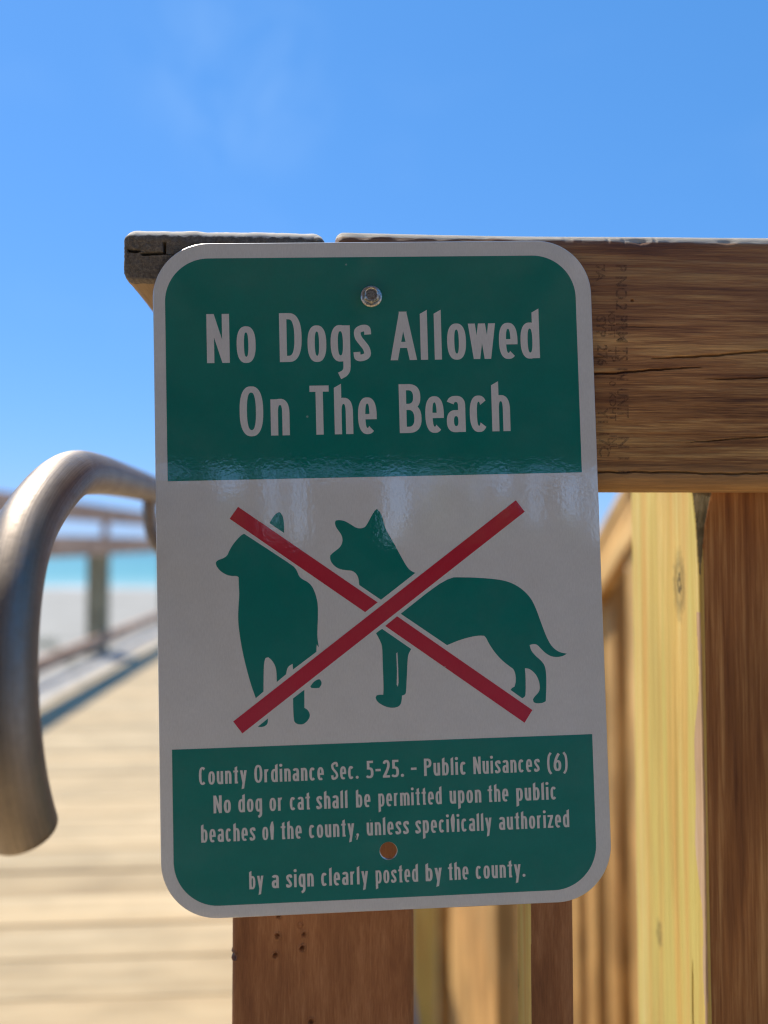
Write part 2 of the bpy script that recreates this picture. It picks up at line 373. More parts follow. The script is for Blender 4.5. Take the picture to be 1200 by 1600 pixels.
    if ch == 'i': return [_box(0, 0, s, X), _disc((h, X + .20), s * .62)]
    if ch == 'l': return [_slant(0, 0, s, 1.03)]
    if ch == 't': return [_slant(W * .28, 0, W * .28 + s, .98), _box(0, X - s * .72, W, X), _box(W * .28, 0, W * .95, s * .72)]
    if ch == 'f': return [_box(W * .22, 0, W * .22 + s, .80), _box(0, X - s * .72, W * .95, X)] + _arc(W * .22 + W * .42, .78, W * .42, .25, s, 75, 180, 14)
    if ch in 'sS':
        H = X if ch == 's' else 1.0
        return _stroke([(W - s * .42, H * .735), (W * .78, H - h * 1.05), (W * .5, H - h * .9), (h * 1.15, H * .86 - h * .3), (h * 1.3, H * .66), (W * .5, H * .5), (W - h * 1.3, H * .34), (W - h * 1.1, H * .14 + h * .3), (W * .5, h * .9), (W * .22, h * 1.05), (s * .42, H * .25)], s * .94, True)
    if ch == 'w':
        t = s * .98; c = W / 2
        q = W * .29
        return [[(0, X), (t, X), (q + t * .5, 0), (q - t * .42, 0)], [(c - t * .5, X), (c + t * .4, X), (q + t * .5, 0), (q - t * .42, 0)],
                [(c - t * .4, X), (c + t * .5, X), (W - q + t * .42, 0), (W - q - t * .5, 0)], [(W - t, X), (W, X), (W - q + t * .42, 0), (W - q - t * .5, 0)]]
    if ch == 'y': return [[(0, X), (s, X), (W * .5 + h * .9, .02), (W * .5 - h * .9, .02)], [(W - s, X), (W, X), (W * .38 + h, -.30), (W * .38 - h * 1.0, -.34)]]
    if ch == 'z': return [_box(0, 0, W, s * .8), _box(0, X - s * .8, W, X), [(0, s * .7), (s * 1.1, s * .7), (W, X - s * .7), (W - s * 1.1, X - s * .7)]]
    if ch == '5': return [_box(.03, 1 - s * .86, W * .96, 1), _box(.03, .50, .03 + s, 1), _box(.03, .50, W * .5, .50 + s * .8)] + _arc(W * .45, (.5 + s * .8) / 2, W * .55, (.5 + s * .8) / 2, s, -90, 90, 18) + _stroke([(W * .48, s * .43), (W * .2, s * .5), (.01, s * .9)], s * .86)
    if ch == '2': return _arc(W / 2, .72, W / 2, .29, s, 0, 165, 18) + [_box(0, 0, W, s * .86)] + _stroke([(W - h, .73), (W - h * 1.2, .60), (W * .55, .36), (h, s * .5)], s, True)
    if ch == '6': return _arc(W / 2, .31, W / 2, .32, s, 0, 360, 32) + _stroke([(h, .32), (h * 1.25, .50), (W * .42, .78), (W * .72, 1.0)], s, True)
    if ch == '-': return [_box(0, .38, W, .38 + s * .9)]
    if ch == '.': return [_disc((W / 2, s * .6), s * .62)]
    if ch == ',': return [_disc((W / 2, s * .55), s * .55), [(W / 2 - s * .1, s * .4), (W / 2 + s * .55, s * .5), (W / 2 - s * .2, -.22), (W / 2 - s * .6, -.2)]]
    if ch == '(': return _stroke([(W - .02, 1.06), (h * 1.5, .85), (h, .45), (h * 1.5, .05), (W - .02, -.16)], s * .85, True)
    if ch == ')': return _stroke([(.02, 1.06), (W - h * 1.5, .85), (W - h, .45), (W - h * 1.5, .05), (.02, -.16)], s * .85, True)
    raise ValueError(ch)

def union(polys):
    """triangulated union of overlapping polygons"""
    V, F = [], []
    for p in polys:
        a = sum(p[i][0] * p[(i + 1) % len(p)][1] - p[(i + 1) % len(p)][0] * p[i][1] for i in range(len(p)))
        if abs(a) < 1e-9: continue
        if a < 0: p = p[::-1]
        F.append(list(range(len(V), len(V) + len(p)))); V += [Vector(q) for q in p]
    v, e, f, ov, oe, of = delaunay_2d_cdt(V, [], F, 0, 1e-5)
    return [tuple(q) for q in v], [list(t) for t, o in zip(f, of) if o]
_gc = {}
def glyph_mesh(ch, W, s):
    k = (ch, round(W, 4), round(s, 4))
    if k not in _gc: _gc[k] = union(glyph(ch, W, s))
    return _gc[k]
# ------------------------------------------------------------------ materials
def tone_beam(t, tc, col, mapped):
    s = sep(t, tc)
    # weathered top arris with sunlight painted in, purplish band below it, golden lower edge
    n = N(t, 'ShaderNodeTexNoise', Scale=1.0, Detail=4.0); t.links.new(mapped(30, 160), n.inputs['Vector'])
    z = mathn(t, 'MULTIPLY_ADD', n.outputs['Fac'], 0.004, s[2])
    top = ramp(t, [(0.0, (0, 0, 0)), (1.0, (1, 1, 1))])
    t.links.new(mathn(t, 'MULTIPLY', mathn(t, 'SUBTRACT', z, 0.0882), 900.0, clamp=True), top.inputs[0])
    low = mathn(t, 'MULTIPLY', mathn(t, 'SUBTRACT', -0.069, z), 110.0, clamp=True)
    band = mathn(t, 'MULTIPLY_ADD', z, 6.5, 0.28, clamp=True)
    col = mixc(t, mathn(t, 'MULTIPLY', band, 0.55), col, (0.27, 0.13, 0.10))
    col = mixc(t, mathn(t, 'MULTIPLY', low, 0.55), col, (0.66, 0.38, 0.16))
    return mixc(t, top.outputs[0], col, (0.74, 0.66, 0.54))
M = {}
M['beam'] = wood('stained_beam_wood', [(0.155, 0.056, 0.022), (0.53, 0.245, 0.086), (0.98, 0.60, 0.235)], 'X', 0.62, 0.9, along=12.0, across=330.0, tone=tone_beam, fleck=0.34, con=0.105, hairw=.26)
def tone_cap(t, tc, col, mapped):
    s = sep(t, tc)
    n = N(t, 'ShaderNodeTexNoise', Scale=160.0, Detail=4.0); t.links.new(tc.outputs['Object'], n.inputs['Vector'])
    z = mathn(t, 'MULTIPLY_ADD', n.outputs['Fac'], 0.006, s[2])
    y = mathn(t, 'MULTIPLY_ADD', n.outputs['Fac'], 0.004, s[0])
    end = mathn(t, 'SUBTRACT', 1.0, mathn(t, 'MULTIPLY', mathn(t, 'SUBTRACT', y, 0.0062), 600.0, clamp=True))
    top = mathn(t, 'MULTIPLY', mathn(t, 'SUBTRACT', z, 0.0160), 700.0, clamp=True)  # weathered top rim, its sunlit paleness put into the colour
    spk = N(t, 'ShaderNodeTexNoise', Scale=420.0, Detail=4.0, Roughness=0.7); t.links.new(tc.outputs['Object'], spk.inputs['Vector'])
    er = ramp(t, [(0.32, (0.13, 0.105, 0.082)), (0.52, (0.21, 0.175, 0.14)), (0.68, (0.30, 0.255, 0.20))]); t.links.new(spk.outputs['Fac'], er.inputs[0])
    col = mixc(t, end, col, er.outputs[0])
    return mixc(t, top, col, (0.82, 0.75, 0.64))
M['cap'] = wood('weathered_cap_wood', [(0.36, 0.22, 0.115), (0.54, 0.36, 0.19), (0.66, 0.47, 0.27)], 'X', 0.8, 0.5, along=5.0, across=150.0, tone=tone_cap)
M['post'] = wood('brown_post_wood', [(0.19, 0.069, 0.030), (0.33, 0.135, 0.054), (0.50, 0.24, 0.11)], 'X', 0.6, 0.6, along=26.0, across=190.0, fleck=0.2, con=.16, hairw=.34)
M['post_dark'] = wood('dark_post_wood', [(0.19, 0.062, 0.020), (0.46, 0.185, 0.055), (0.85, 0.48, 0.185)], 'X', 0.6, 0.7, along=8.0, across=300.0, fleck=0.26, con=.14, hairw=.28)
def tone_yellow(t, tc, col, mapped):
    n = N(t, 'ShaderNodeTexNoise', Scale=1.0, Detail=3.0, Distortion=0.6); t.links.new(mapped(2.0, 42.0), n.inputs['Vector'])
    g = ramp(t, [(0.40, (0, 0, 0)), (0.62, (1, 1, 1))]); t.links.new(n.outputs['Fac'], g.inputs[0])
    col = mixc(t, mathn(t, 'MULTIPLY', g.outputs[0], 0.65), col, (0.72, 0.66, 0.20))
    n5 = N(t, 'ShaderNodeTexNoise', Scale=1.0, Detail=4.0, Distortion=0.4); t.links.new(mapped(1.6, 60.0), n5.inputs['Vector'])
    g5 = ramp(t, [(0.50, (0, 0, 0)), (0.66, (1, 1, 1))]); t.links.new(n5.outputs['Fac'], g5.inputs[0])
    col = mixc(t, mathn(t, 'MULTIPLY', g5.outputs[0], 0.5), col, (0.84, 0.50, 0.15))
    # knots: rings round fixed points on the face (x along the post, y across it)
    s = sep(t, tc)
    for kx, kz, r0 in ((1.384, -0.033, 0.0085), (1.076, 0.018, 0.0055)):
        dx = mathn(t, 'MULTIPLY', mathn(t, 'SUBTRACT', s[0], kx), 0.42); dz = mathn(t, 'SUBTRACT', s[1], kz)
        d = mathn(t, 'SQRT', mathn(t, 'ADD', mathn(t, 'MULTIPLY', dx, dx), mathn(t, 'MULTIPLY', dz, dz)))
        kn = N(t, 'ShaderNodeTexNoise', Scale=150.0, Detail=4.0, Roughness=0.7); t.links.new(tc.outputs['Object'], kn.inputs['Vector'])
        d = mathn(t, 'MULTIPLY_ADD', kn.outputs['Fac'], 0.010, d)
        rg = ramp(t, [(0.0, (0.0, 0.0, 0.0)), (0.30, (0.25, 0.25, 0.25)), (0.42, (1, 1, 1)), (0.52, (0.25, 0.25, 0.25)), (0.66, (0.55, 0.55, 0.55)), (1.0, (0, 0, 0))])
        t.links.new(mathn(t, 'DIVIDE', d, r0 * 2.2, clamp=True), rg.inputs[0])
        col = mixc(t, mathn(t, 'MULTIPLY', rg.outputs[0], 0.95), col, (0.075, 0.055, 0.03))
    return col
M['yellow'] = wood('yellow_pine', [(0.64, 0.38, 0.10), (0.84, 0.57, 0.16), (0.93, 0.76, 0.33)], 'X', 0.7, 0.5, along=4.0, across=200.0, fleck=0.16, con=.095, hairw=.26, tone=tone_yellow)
M['wane'] = wood('bark_edge_wood', [(0.10, 0.085, 0.045), (0.20, 0.17, 0.09), (0.32, 0.27, 0.15)], 'X', 0.9, 0.8, along=20.0, across=80.0)
M['pink'] = wood('pale_arris_wood', [(0.50, 0.30, 0.17), (0.66, 0.44, 0.27), (0.78, 0.58, 0.38)], 'X', 0.8, 0.5, along=4.0, across=120.0)
M['picket'] = wood('picket_wood', [(0.52, 0.27, 0.09), (0.68, 0.40, 0.14), (0.80, 0.53, 0.215)], 'X', 0.75, 0.3, along=2.0, across=60.0, per_obj=0.16)
M['deck'] = wood('deck_plank_wood', [(0.40, 0.285, 0.155), (0.515, 0.392, 0.230), (0.60, 0.485, 0.31)], 'X', 0.85, 0.4, along=1.2, across=45.0, per_obj=0.12, con=.16, fleck=.15)
M['grey'] = wood('grey_weathered_wood', [(0.33, 0.30, 0.26), (0.46, 0.43, 0.38), (0.58, 0.55, 0.49)], 'X', 0.9, 0.4, along=1.2, across=45.0, per_obj=0.08)
M['rail'] = wood('rail_wood', [(0.44, 0.26, 0.165), (0.62, 0.39, 0.255), (0.74, 0.52, 0.36)], 'X', 0.8, 0.3, along=1.2, across=45.0, per_obj=0.08)
M['railpost'] = wood('green_treated_wood', [(0.19, 0.175, 0.10), (0.31, 0.28, 0.17), (0.42, 0.38, 0.25)], 'X', 0.85, 0.3, along=1.2, across=45.0)

def coat(m, t, b, rough=0.35, tint=None):
    """glossy laminate with a slightly rippled surface, shared by every print layer"""
    tc = N(t, 'ShaderNodeTexCoord')
    mp = N(t, 'ShaderNodeMapping'); mp.inputs['Scale'].default_value = (1, 1, 1)
    t.links.new(tc.outputs['Object'], mp.inputs[0])
    n1 = N(t, 'ShaderNodeTexNoise', Scale=330.0, Detail=2.0, Roughness=0.5); t.links.new(mp.outputs[0], n1.inputs['Vector'])
    n2 = N(t, 'ShaderNodeTexNoise', Scale=28.0, Detail=3.0, Roughness=0.5); t.links.new(mp.outputs[0], n2.inputs['Vector'])
    h = mathn(t, 'MULTIPLY_ADD', n2.outputs['Fac'], 1.6, n1.outputs['Fac'])
    bp = N(t, 'ShaderNodeBump', Strength=1.0, Distance=0.000030); t.links.new(h, bp.inputs['Height'])
    t.links.new(bp.outputs[0], b.inputs['Coat Normal'])
    b.inputs['Coat Weight'].default_value = 1.0
    b.inputs['Coat Roughness'].default_value = 0.004
    b.inputs['Coat IOR'].default_value = 2.15
    b.inputs['Roughness'].default_value = 0.6
    b.inputs['Specular IOR Level'].default_value = 0.1
    return tc
def print_mat(name, c, var=0.05):
    m, t, b = newmat(name)
    tc = coat(m, t, b)
    n = N(t, 'ShaderNodeTexNoise', Scale=45.0, Detail=5.0, Roughness=0.6); t.links.new(tc.outputs['Object'], n.inputs['Vector'])
    a = ramp(t, [(0.3, tuple(x * (1 - var) for x in c)), (0.7, tuple(min(1, x * (1 + var)) for x in c))]); t.links.new(n.outputs['Fac'], a.inputs[0])
    # sparse pale scuffs and specks in the film
    v = N(t, 'ShaderNodeTexVoronoi', Scale=70.0); t.links.new(tc.outputs['Object'], v.inputs['Vector'])
    sz = N(t, 'ShaderNodeTexNoise', Scale=33.0, Detail=0.0); t.links.new(tc.outputs['Object'], sz.inputs['Vector'])
    th = mathn(t, 'MULTIPLY', mathn(t, 'SUBTRACT', sz.outputs['Fac'], 0.575, clamp=True), 0.35)
    k = mathn(t, 'LESS_THAN', v.outputs['Distance'], th)
    wv = N(t, 'ShaderNodeTexNoise', Scale=1.0, Detail=2.0, Roughness=0.8)
    mw = N(t, 'ShaderNodeMapping'); mw.inputs['Scale'].default_value = (1100, 260, 1); t.links.new(tc.outputs['Object'], mw.inputs[0]); t.links.new(mw.outputs[0], wv.inputs['Vector'])
    wr_ = ramp(t, [(0.3, (0.94,) * 3), (0.7, (1.04,) * 3)]); t.links.new(wv.outputs['Fac'], wr_.inputs[0])
    dn = N(t, 'ShaderNodeTexNoise', Scale=9.0, Detail=6.0, Roughness=0.7); t.links.new(tc.outputs['Object'], dn.inputs['Vector'])
    dr = ramp(t, [(0.45, (0, 0, 0)), (0.75, (0.16,) * 3)]); t.links.new(dn.outputs['Fac'], dr.inputs[0])
    col = mixc(t, mathn(t, 'MULTIPLY', k, 0.5), mixc(t, 1.0, a.outputs[0], wr_.outputs[0], 'MULTIPLY'), (0.50, 0.55, 0.55))
    col = mixc(t, mathn(t, 'MULTIPLY', dr.outputs[0], 0.35), col, (0.45, 0.45, 0.42))
    t.links.new(col, b.inputs['Base Color'])
    return m
M['white'] = print_mat('white_sign_film', (0.80, 0.81, 0.82), 0.03)
M['green'] = print_mat('green_sign_film', (0.0010, 0.225, 0.190), 0.05)
M['red'] = print_mat('red_sign_film', (0.60, 0.022, 0.050), 0.04)
M['letter'] = print_mat('white_lettering_film', (0.80, 0.80, 0.81), 0.03)
m, t, b = newmat('aluminium'); b.inputs['Metallic'].default_value = 1; b.inputs['Base Color'].default_value = (0.80, 0.78, 0.74, 1); b.inputs['Roughness'].default_value = 0.38; M['alu'] = m
m, t, b = newmat('bolt_steel'); b.inputs['Metallic'].default_value = 1; b.inputs['Roughness'].default_value = 0.33
tc = N(t, 'ShaderNodeTexCoord'); n = N(t, 'ShaderNodeTexNoise', Scale=900.0, Detail=4.0); t.links.new(tc.outputs['Object'], n.inputs['Vector'])
r_ = ramp(t, [(0.35, (0.36, 0.32, 0.27)), (0.6, (0.74, 0.70, 0.64))]); t.links.new(n.outputs['Fac'], r_.inputs[0]); t.links.new(r_.outputs[0], b.inputs['Base Color']); M['bolt'] = m

m, t, b = newmat('brushed_steel')
b.inputs['Metallic'].default_value = 1
uv = N(t, 'ShaderNodeTexCoord')
mp = N(t, 'ShaderNodeMapping'); mp.inputs['Scale'].default_value = (10.0, 130.0, 1.0); t.links.new(uv.outputs['UV'], mp.inputs[0])
n1 = N(t, 'ShaderNodeTexNoise', Scale=1.0, Detail=6.0, Roughness=0.7); t.links.new(mp.outputs[0], n1.inputs['Vector'])
n2 = N(t, 'ShaderNodeTexNoise', Scale=260.0, Detail=4.0, Roughness=0.7); t.links.new(uv.outputs['Object'], n2.inputs['Vector'])
n3 = N(t, 'ShaderNodeTexNoise', Scale=24.0, Detail=4.0); t.links.new(uv.outputs['Object'], n3.inputs['Vector'])
c1 = ramp(t, [(0.3, (0.31, 0.26, 0.215)), (0.7, (0.42, 0.355, 0.29))]); t.links.new(n3.outputs['Fac'], c1.inputs[0])
c2 = ramp(t, [(0.35, (0.72, 0.72, 0.72)), (0.65, (1.1, 1.1, 1.1))]); t.links.new(n1.outputs['Fac'], c2.inputs[0])
t.links.new(mixc(t, 1.0, c1.outputs[0], c2.outputs[0], 'MULTIPLY'), b.inputs['Base Color'])
rr = ramp(t, [(0.35, (0.45,) * 3), (0.65, (0.60,) * 3)]); t.links.new(n2.outputs['Fac'], rr.inputs[0]); t.links.new(rr.outputs[0], b.inputs['Roughness'])
hh = mathn(t, 'MULTIPLY_ADD', n2.outputs['Fac'], 0.9, n1.outputs['Fac'])
bp = N(t, 'ShaderNodeBump', Strength=0.5, Distance=0.00030); t.links.new(hh, bp.inputs['Height']); t.links.new(bp.outputs[0], b.inputs['Normal'])
M['steel'] = m

def simple(name, stops, scale, rough=0.9, bump=0.0, detail=5):
    m, t, b = newmat(name)
    tc = N(t, 'ShaderNodeTexCoord')
    n = N(t, 'ShaderNodeTexNoise', Scale=scale, Detail=detail, Roughness=0.6); t.links.new(tc.outputs['Object'], n.inputs['Vector'])
    r = ramp(t, stops); t.links.new(n.outputs['Fac'], r.inputs[0]); t.links.new(r.outputs[0], b.inputs['Base Color'])
    b.inputs['Roughness'].default_value = rough
    if bump:
        bp = N(t, 'ShaderNodeBump', Strength=bump, Distance=0.05); t.links.new(n.outputs['Fac'], bp.inputs['Height']); t.links.new(bp.outputs[0], b.inputs['Normal'])
    return m
M['sand'] = simple('beach_sand', [(0.3, (0.31, 0.285, 0.235)), (0.7, (0.41, 0.38, 0.32))], 0.6, 0.95, 0.4)
M['grass'] = simple('dune_grass_leaf', [(0.3, (0.10, 0.13, 0.05)), (0.7, (0.24, 0.25, 0.12))], 3.0)
M['leaf'] = simple('tree_leaf', [(0.3, (0.08, 0.11, 0.035)), (0.7, (0.17, 0.20, 0.08))], 2.0)
M['trunk'] = simple('tree_bark', [(0.3, (0.10, 0.08, 0.06)), (0.7, (0.22, 0.18, 0.14))], 6.0)
M['pav'] = wood('pavilion_timber', [(0.20, 0.155, 0.13), (0.32, 0.255, 0.21), (0.42, 0.34, 0.28)], 'X', 0.8, 0.3, along=1.2, across=30.0)
m, t, b = newmat('sea_water')
tc = N(t, 'ShaderNodeTexCoord'); s_ = N(t, 'ShaderNodeSeparateXYZ'); t.links.new(tc.outputs['Object'], s_.inputs[0])
r_ = ramp(t, [(0.0, (0.28, 0.44, 0.42)), (0.03, (0.09, 0.31, 0.34)), (0.25, (0.04, 0.21, 0.28)), (1.0, (0.015, 0.16, 0.34))])
t.links.new(mathn(t, 'DIVIDE', s_.outputs[1], 900.0, clamp=True), r_.inputs[0]); t.links.new(r_.outputs[0], b.inputs['Base Color'])
b.inputs['Roughness'].default_value = 0.5; b.inputs['Specular IOR Level'].default_value = 0.25
n = N(t, 'ShaderNodeTexNoise', Scale=0.5, Detail=5.0); t.links.new(tc.outputs['Object'], n.inputs['Vector'])
bp = N(t, 'ShaderNodeBump', Strength=0.5, Distance=0.3); t.links.new(n.outputs['Fac'], bp.inputs['Height']); t.links.new(bp.outputs[0], b.inputs['Normal'])
M['sea'] = m

# ------------------------------------------------------------------ ground, beach, sea
def grid_obj(name, x0, x1, y0, y1, nx, ny, fz, mat, kind='structure'):
    xs, ys = np.linspace(x0, x1, nx + 1), np.linspace(y0, y1, ny + 1)
    X, Y = np.meshgrid(xs, ys); Z = fz(X, Y)
    V = np.stack([X, Y, Z], -1).reshape(-1, 3)
    I = np.arange((nx + 1) * (ny + 1)).reshape(ny + 1, nx + 1)
    F = np.stack([I[:-1, :-1], I[:-1, 1:], I[1:, 1:], I[1:, :-1]], -1).reshape(-1, 4).tolist()
    o = mesh_obj(name, V, F, mat, smooth=True); o['kind'] = kind; return o
SHORE = 66.0
def sandz(X, Y):
    z = -2.25 - 0.75 * np.clip((Y - 8) / (SHORE - 8), -0.4, 1.3) + 0.22 * (vnoise(X / 3.1 + 20, Y / 3.1 + 20) - .5) * np.clip(1 - (Y - 20) / 40, .15, 1)
    return z - np.where(Y > SHORE, (Y - SHORE) * 0.03, 0)
grid_obj('beach_sand', -90, 90, -60, 120, 180, 180, sandz, M['sand'])
o = grid_obj('far_ground', -9000, 9000, -9000, 100, 4, 4, lambda X, Y: X * 0 - 5.4, M['sand'])
def seax(X, Y): return X * 0 - 3.02
o = grid_obj('sea', -9000, 9000, 0, 16000, 4, 40, seax, M['sea']); o.location.y = SHORE - 3
# low foam line along the wet sand
fm, t, b = newmat('sea_foam'); b.inputs['Base Color'].default_value = (0.55, 0.57, 0.57, 1); b.inputs['Roughness'].default_value = 0.9
V, F = [], []
for i in range(241):
    x = -90 + i * .75; yy = SHORE - 1.6 + 1.6 * math.sin(x * .19) + .7 * math.sin(x * .53 + 1); wd = .9 + .5 * math.sin(x * .8)
    V += [(x, yy - wd, -3.004 + .0), (x, yy, -2.90), (x, yy + wd, -3.012)]
    if i: a = 3 * i; F += [(a - 3, a, a + 1, a - 2), (a - 2, a + 1, a + 2, a - 1)]
o = mesh_obj('breaking_wave', V, F, fm, smooth=True); o['kind'] = 'structure'

# dune grass, left of the boardwalk
V, F = [], []
rg = random.Random(5)
for k in range(90):
    cx, cy = rg.uniform(-14, -3.0), rg.uniform(5, 26)
    if rg.random() < .45: cx -= 4
    z0 = float(sandz(np.array(cx), np.array(cy))) - .03
    for j in range(26):
        a = rg.uniform(0, 6.28); l = rg.uniform(.18, .48); bx, by = cx + rg.gauss(0, .12), cy + rg.gauss(0, .12)
        tx, ty = bx + math.cos(a) * l * .5, by + math.sin(a) * l * .5
        nx, ny = -math.sin(a) * .008, math.cos(a) * .008
        i = len(V)
        V += [(bx - nx, by - ny, z0), (bx + nx, by + ny, z0), ((bx + tx) / 2 + nx, (by + ty) / 2 + ny, z0 + l * .75), ((bx + tx) / 2 - nx, (by + ty) / 2 - ny, z0 + l * .75), (tx, ty, z0 + l)]
        F += [(i, i + 1, i + 2, i + 3), (i + 3, i + 2, i + 4)]
o = mesh_obj('dune_grass', V, F, M['grass']); meta(o, kind='stuff')

# ------------------------------------------------------------------ boardwalk deck: every plank a piece
deck = empty('boardwalk_deck'); meta(deck, kind='structure')
PX0, PX1 = -1.62, 0.10
base = None
rg = random.Random(11)
i = 0
y = -2.30
while y < 27 and i < 205:
    L0 = PX1 - PX0
    if base is None:
        base = bar('plank', L0, 0.1412, 0.036, M['deck'], deck, r=0.004, ds=0.004, loc=(PX0, y, DECK - 0.018)); p = base
    else: p = clone(base, deck, (PX0 + rg.uniform(-.004, .004), y, DECK - 0.018 + rg.uniform(-.0022, .001)))
    p.rotation_euler = (rg.uniform(-.006, .006), 0, rg.uniform(-.0012, .0012))
    y += 0.1445; i += 1
# unseen landing of the same planks, added to bounce light onto sign and timber
y = 0.45; ld = None
while y > -2.3:
    if ld is None: ld = bar('plank', 3.2, 0.1437, 0.036, M['deck'], deck, r=0.004, ds=0.004, loc=(PX1 + .006, y, DECK - 0.018))
    else: clone(ld, deck, (PX1 + .006, y, DECK - 0.018 + rg.uniform(-.002, .001)))
    y -= 0.1445
# grey border boards running the length of the walk under the far railing
for j in range(2):
    for k in range(6):
        q = bar('border_board', 4.985, 0.138, 0.036, M['grey'], deck, r=0.004, ds=0.004, loc=(-1.70 - j * .145, -2.3 + k * 4.99, DECK - 0.018)) if (j == 0 and k == 0) else clone(q0, deck, (-1.70 - j * .145, -2.3 + k * 4.99, DECK - 0.018 + rg.uniform(-.002, .001)))
        if j == 0 and k == 0: q0 = q; q0.rotation_euler = (0, 0, R(90))
for xx in (-1.96, -1.0, -0.1, 0.12):
    o = bar('joist', 29.0, 0.045, 0.19, M['rail'], deck, r=0.002, loc=(xx, -2.3, DECK - 0.036 - 0.10)); o.rotation_euler = (0, 0, R(90))

# ------------------------------------------------------------------ far railing across the boardwalk
RX = -1.95
fr = empty('boardwalk_railing', (RX, 0, DECK))
meta(fr, 'blurred brown wooden railing along the far side of the boardwalk, sea behind it', 'railing')
def along_y(o, x, y, z): o.rotation_euler = (0, 0, R(90)); o.location = (x, y, z); return o
Y0 = -2.2
for k in range(8):
    yy = Y0 + k * 3.6
    if k == 0:
        caps = along_y(bar('cap_board', 3.594, 0.14, 0.038, M['rail'], fr, r=0.006, ds=0.004), 0, yy, EYE + .262)
        r1 = along_y(bar('top_rail', 3.594, 0.038, 0.089, M['rail'], fr, r=0.004, ds=0.004), 0.090, yy, EYE + .196)
        r2 = along_y(bar('middle_rail', 3.594, 0.038, 0.138, M['rail'], fr, r=0.004, ds=0.004), 0.090, yy, EYE - .030)
        r3 = along_y(bar('bottom_rail', 3.594, 0.038, 0.089, M['rail'], fr, r=0.004, ds=0.004), 0.090, yy, EYE - .752)
    else:
        for a, dz in ((caps, 0), (r1, 0), (r2, 0), (r3, 0)):
            clone(a, fr, (a.location.x, yy, a.location.z))
pp = None
for k in range(12):
    yy = 6.22 + (k - 3) * 2.4
    if pp is None: pp = bar('post', EYE + .02 + .30, 0.14, 0.14, M['railpost'], fr, r=0.006, ds=0.004, loc=(0, yy, -.30), rot=(0, R(-90), 0))
    else: clone(pp, fr, (0, yy, -.30))
    if k == 0: rs = bar('rail_support', .16, .038, .05, M['rail'], fr, r=.003, ds=.004, loc=(0.05, yy, EYE + .021), rot=(0, R(-90), 0))
    else: clone(rs, fr, (0.05, yy, EYE + .021))

# ------------------------------------------------------------------ near railing: the timber that carries the sign
nr_ = empty('timber_railing', (0, 0.5335, DECK)); meta(nr_, 'brown timber railing of thick posts and a wide top beam, directly behind the sign', 'railing')
FY = 0.0                 # local: front face of the beam
def beam_disp(V, nrm):
    x, y, z = V[..., 0], V[..., 1], V[..., 2]
    front = np.clip((-y - 0.010) / 0.008, 0, 1)
    g = (vnoise(x * 22, z * 520 + 6 * vnoise(x * 7, z * 20)) - .5) * .00022 + (vnoise(x * 60, z * 1400) - .5) * .00012
    d = g * front
    # drying checks
    def check(x0, x1, zc, dep, wd, sl=0.0, sd=0):
        c = zc - .0028 + sl * (x - x0) + .0014 * (vnoise(x * 30 + sd, 3 + sd) - .5) + .0007 * (vnoise(x * 160 + sd, 9 + sd) - .5)
        env = np.clip((x - x0) / .02, 0, 1) * np.clip((x1 - x) / .03, 0, 1)
        return -dep * np.exp(-((z - c) / (wd * (.35 + .65 * env))) ** 4) * np.sqrt(env) * (env > 0)
    cr = check(0.155, 0.262, -0.0085, .0048, .00062, .045, 1) + check(0.145, 0.196, .0040, .0030, .0004, .004, 2) + check(0.225, 0.42, .0035, .0050, .0007, .055, 3) \
        + check(0.262, 0.40, -.0115, .0026, .0004, .02, 4) + check(0.20, .235, .0255, .0014, .0003, .03, 5) + check(0.25, .38, -.055, .0024, .00035, .07, 6) + check(0.4, .9, .02, .005, .0007, .02, 7) + check(.14, .34, -.0772, .0034, .0006, .0, 8)
    d = d + cr * front
    # nibbled top arris
    top = np.exp(-((z - .0873) / .0032) ** 2) * front
    chips = np.clip(vnoise(x * 95 + 3, 5.5) - .52, 0, 1) * 2.0 + np.clip(vnoise(x * 260, 8.5) - .6, 0, 1)
    d = d - top * .0022 * chips
    # pin hole
    d = d - .003 * np.exp(-(((x - .212) / .0008) ** 2 + ((z - .0425) / .0008) ** 2) ** 2) * front
    out = nrm * d[..., None]
    out[..., 2] += (z > -.03) * np.interp(x, [0, .08, .18, .32, 1.4], [0, -.0004, .0006, .0026, 0.0])    # crooked board
    out[..., 2] += (z > 0) * (vnoise(x * 14, 2.2) - .5) * .0012
    out[..., 1] += -.0008 * np.cos(z * 30)
    return out
# dense where it is seen
xs = np.concatenate([np.linspace(0, .135, 40), np.arange(.136, .335, .00045), np.linspace(.34, 1.4, 120)])
def fine_prof(th, ht, r, dsf, dsb, front_only=True):
    hy, hz = th / 2, ht / 2
    P = []
    P += [(-hy, z) for z in np.arange(-hz + r, hz - r, dsf)]
    P += [(-hy + r - r * math.cos(a), hz - r + r * math.sin(a)) for a in np.linspace(0, math.pi / 2, 14)]
    P += [(hy - r + r * math.sin(a), hz - r + r * math.cos(a)) for a in np.linspace(0, math.pi / 2, 6)]
    P += [(hy, z) for z in np.linspace(hz - r, -hz + r, max(2, int(ht / dsb)))[1:]]
    P += [(hy - r + r * math.cos(a), -hz + r - r * math.sin(a)) for a in np.linspace(0, math.pi / 2, 6)[1:]]
    P += [(-hy + r - r * math.sin(a), -hz + r - r * math.cos(a)) for a in np.linspace(0, math.pi / 2, 10)][:-1]
    return P
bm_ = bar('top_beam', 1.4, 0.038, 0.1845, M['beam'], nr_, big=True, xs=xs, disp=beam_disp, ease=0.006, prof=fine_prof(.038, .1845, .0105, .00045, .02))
bm_.location = (-0.0065, 0.019, EYE + .1283)
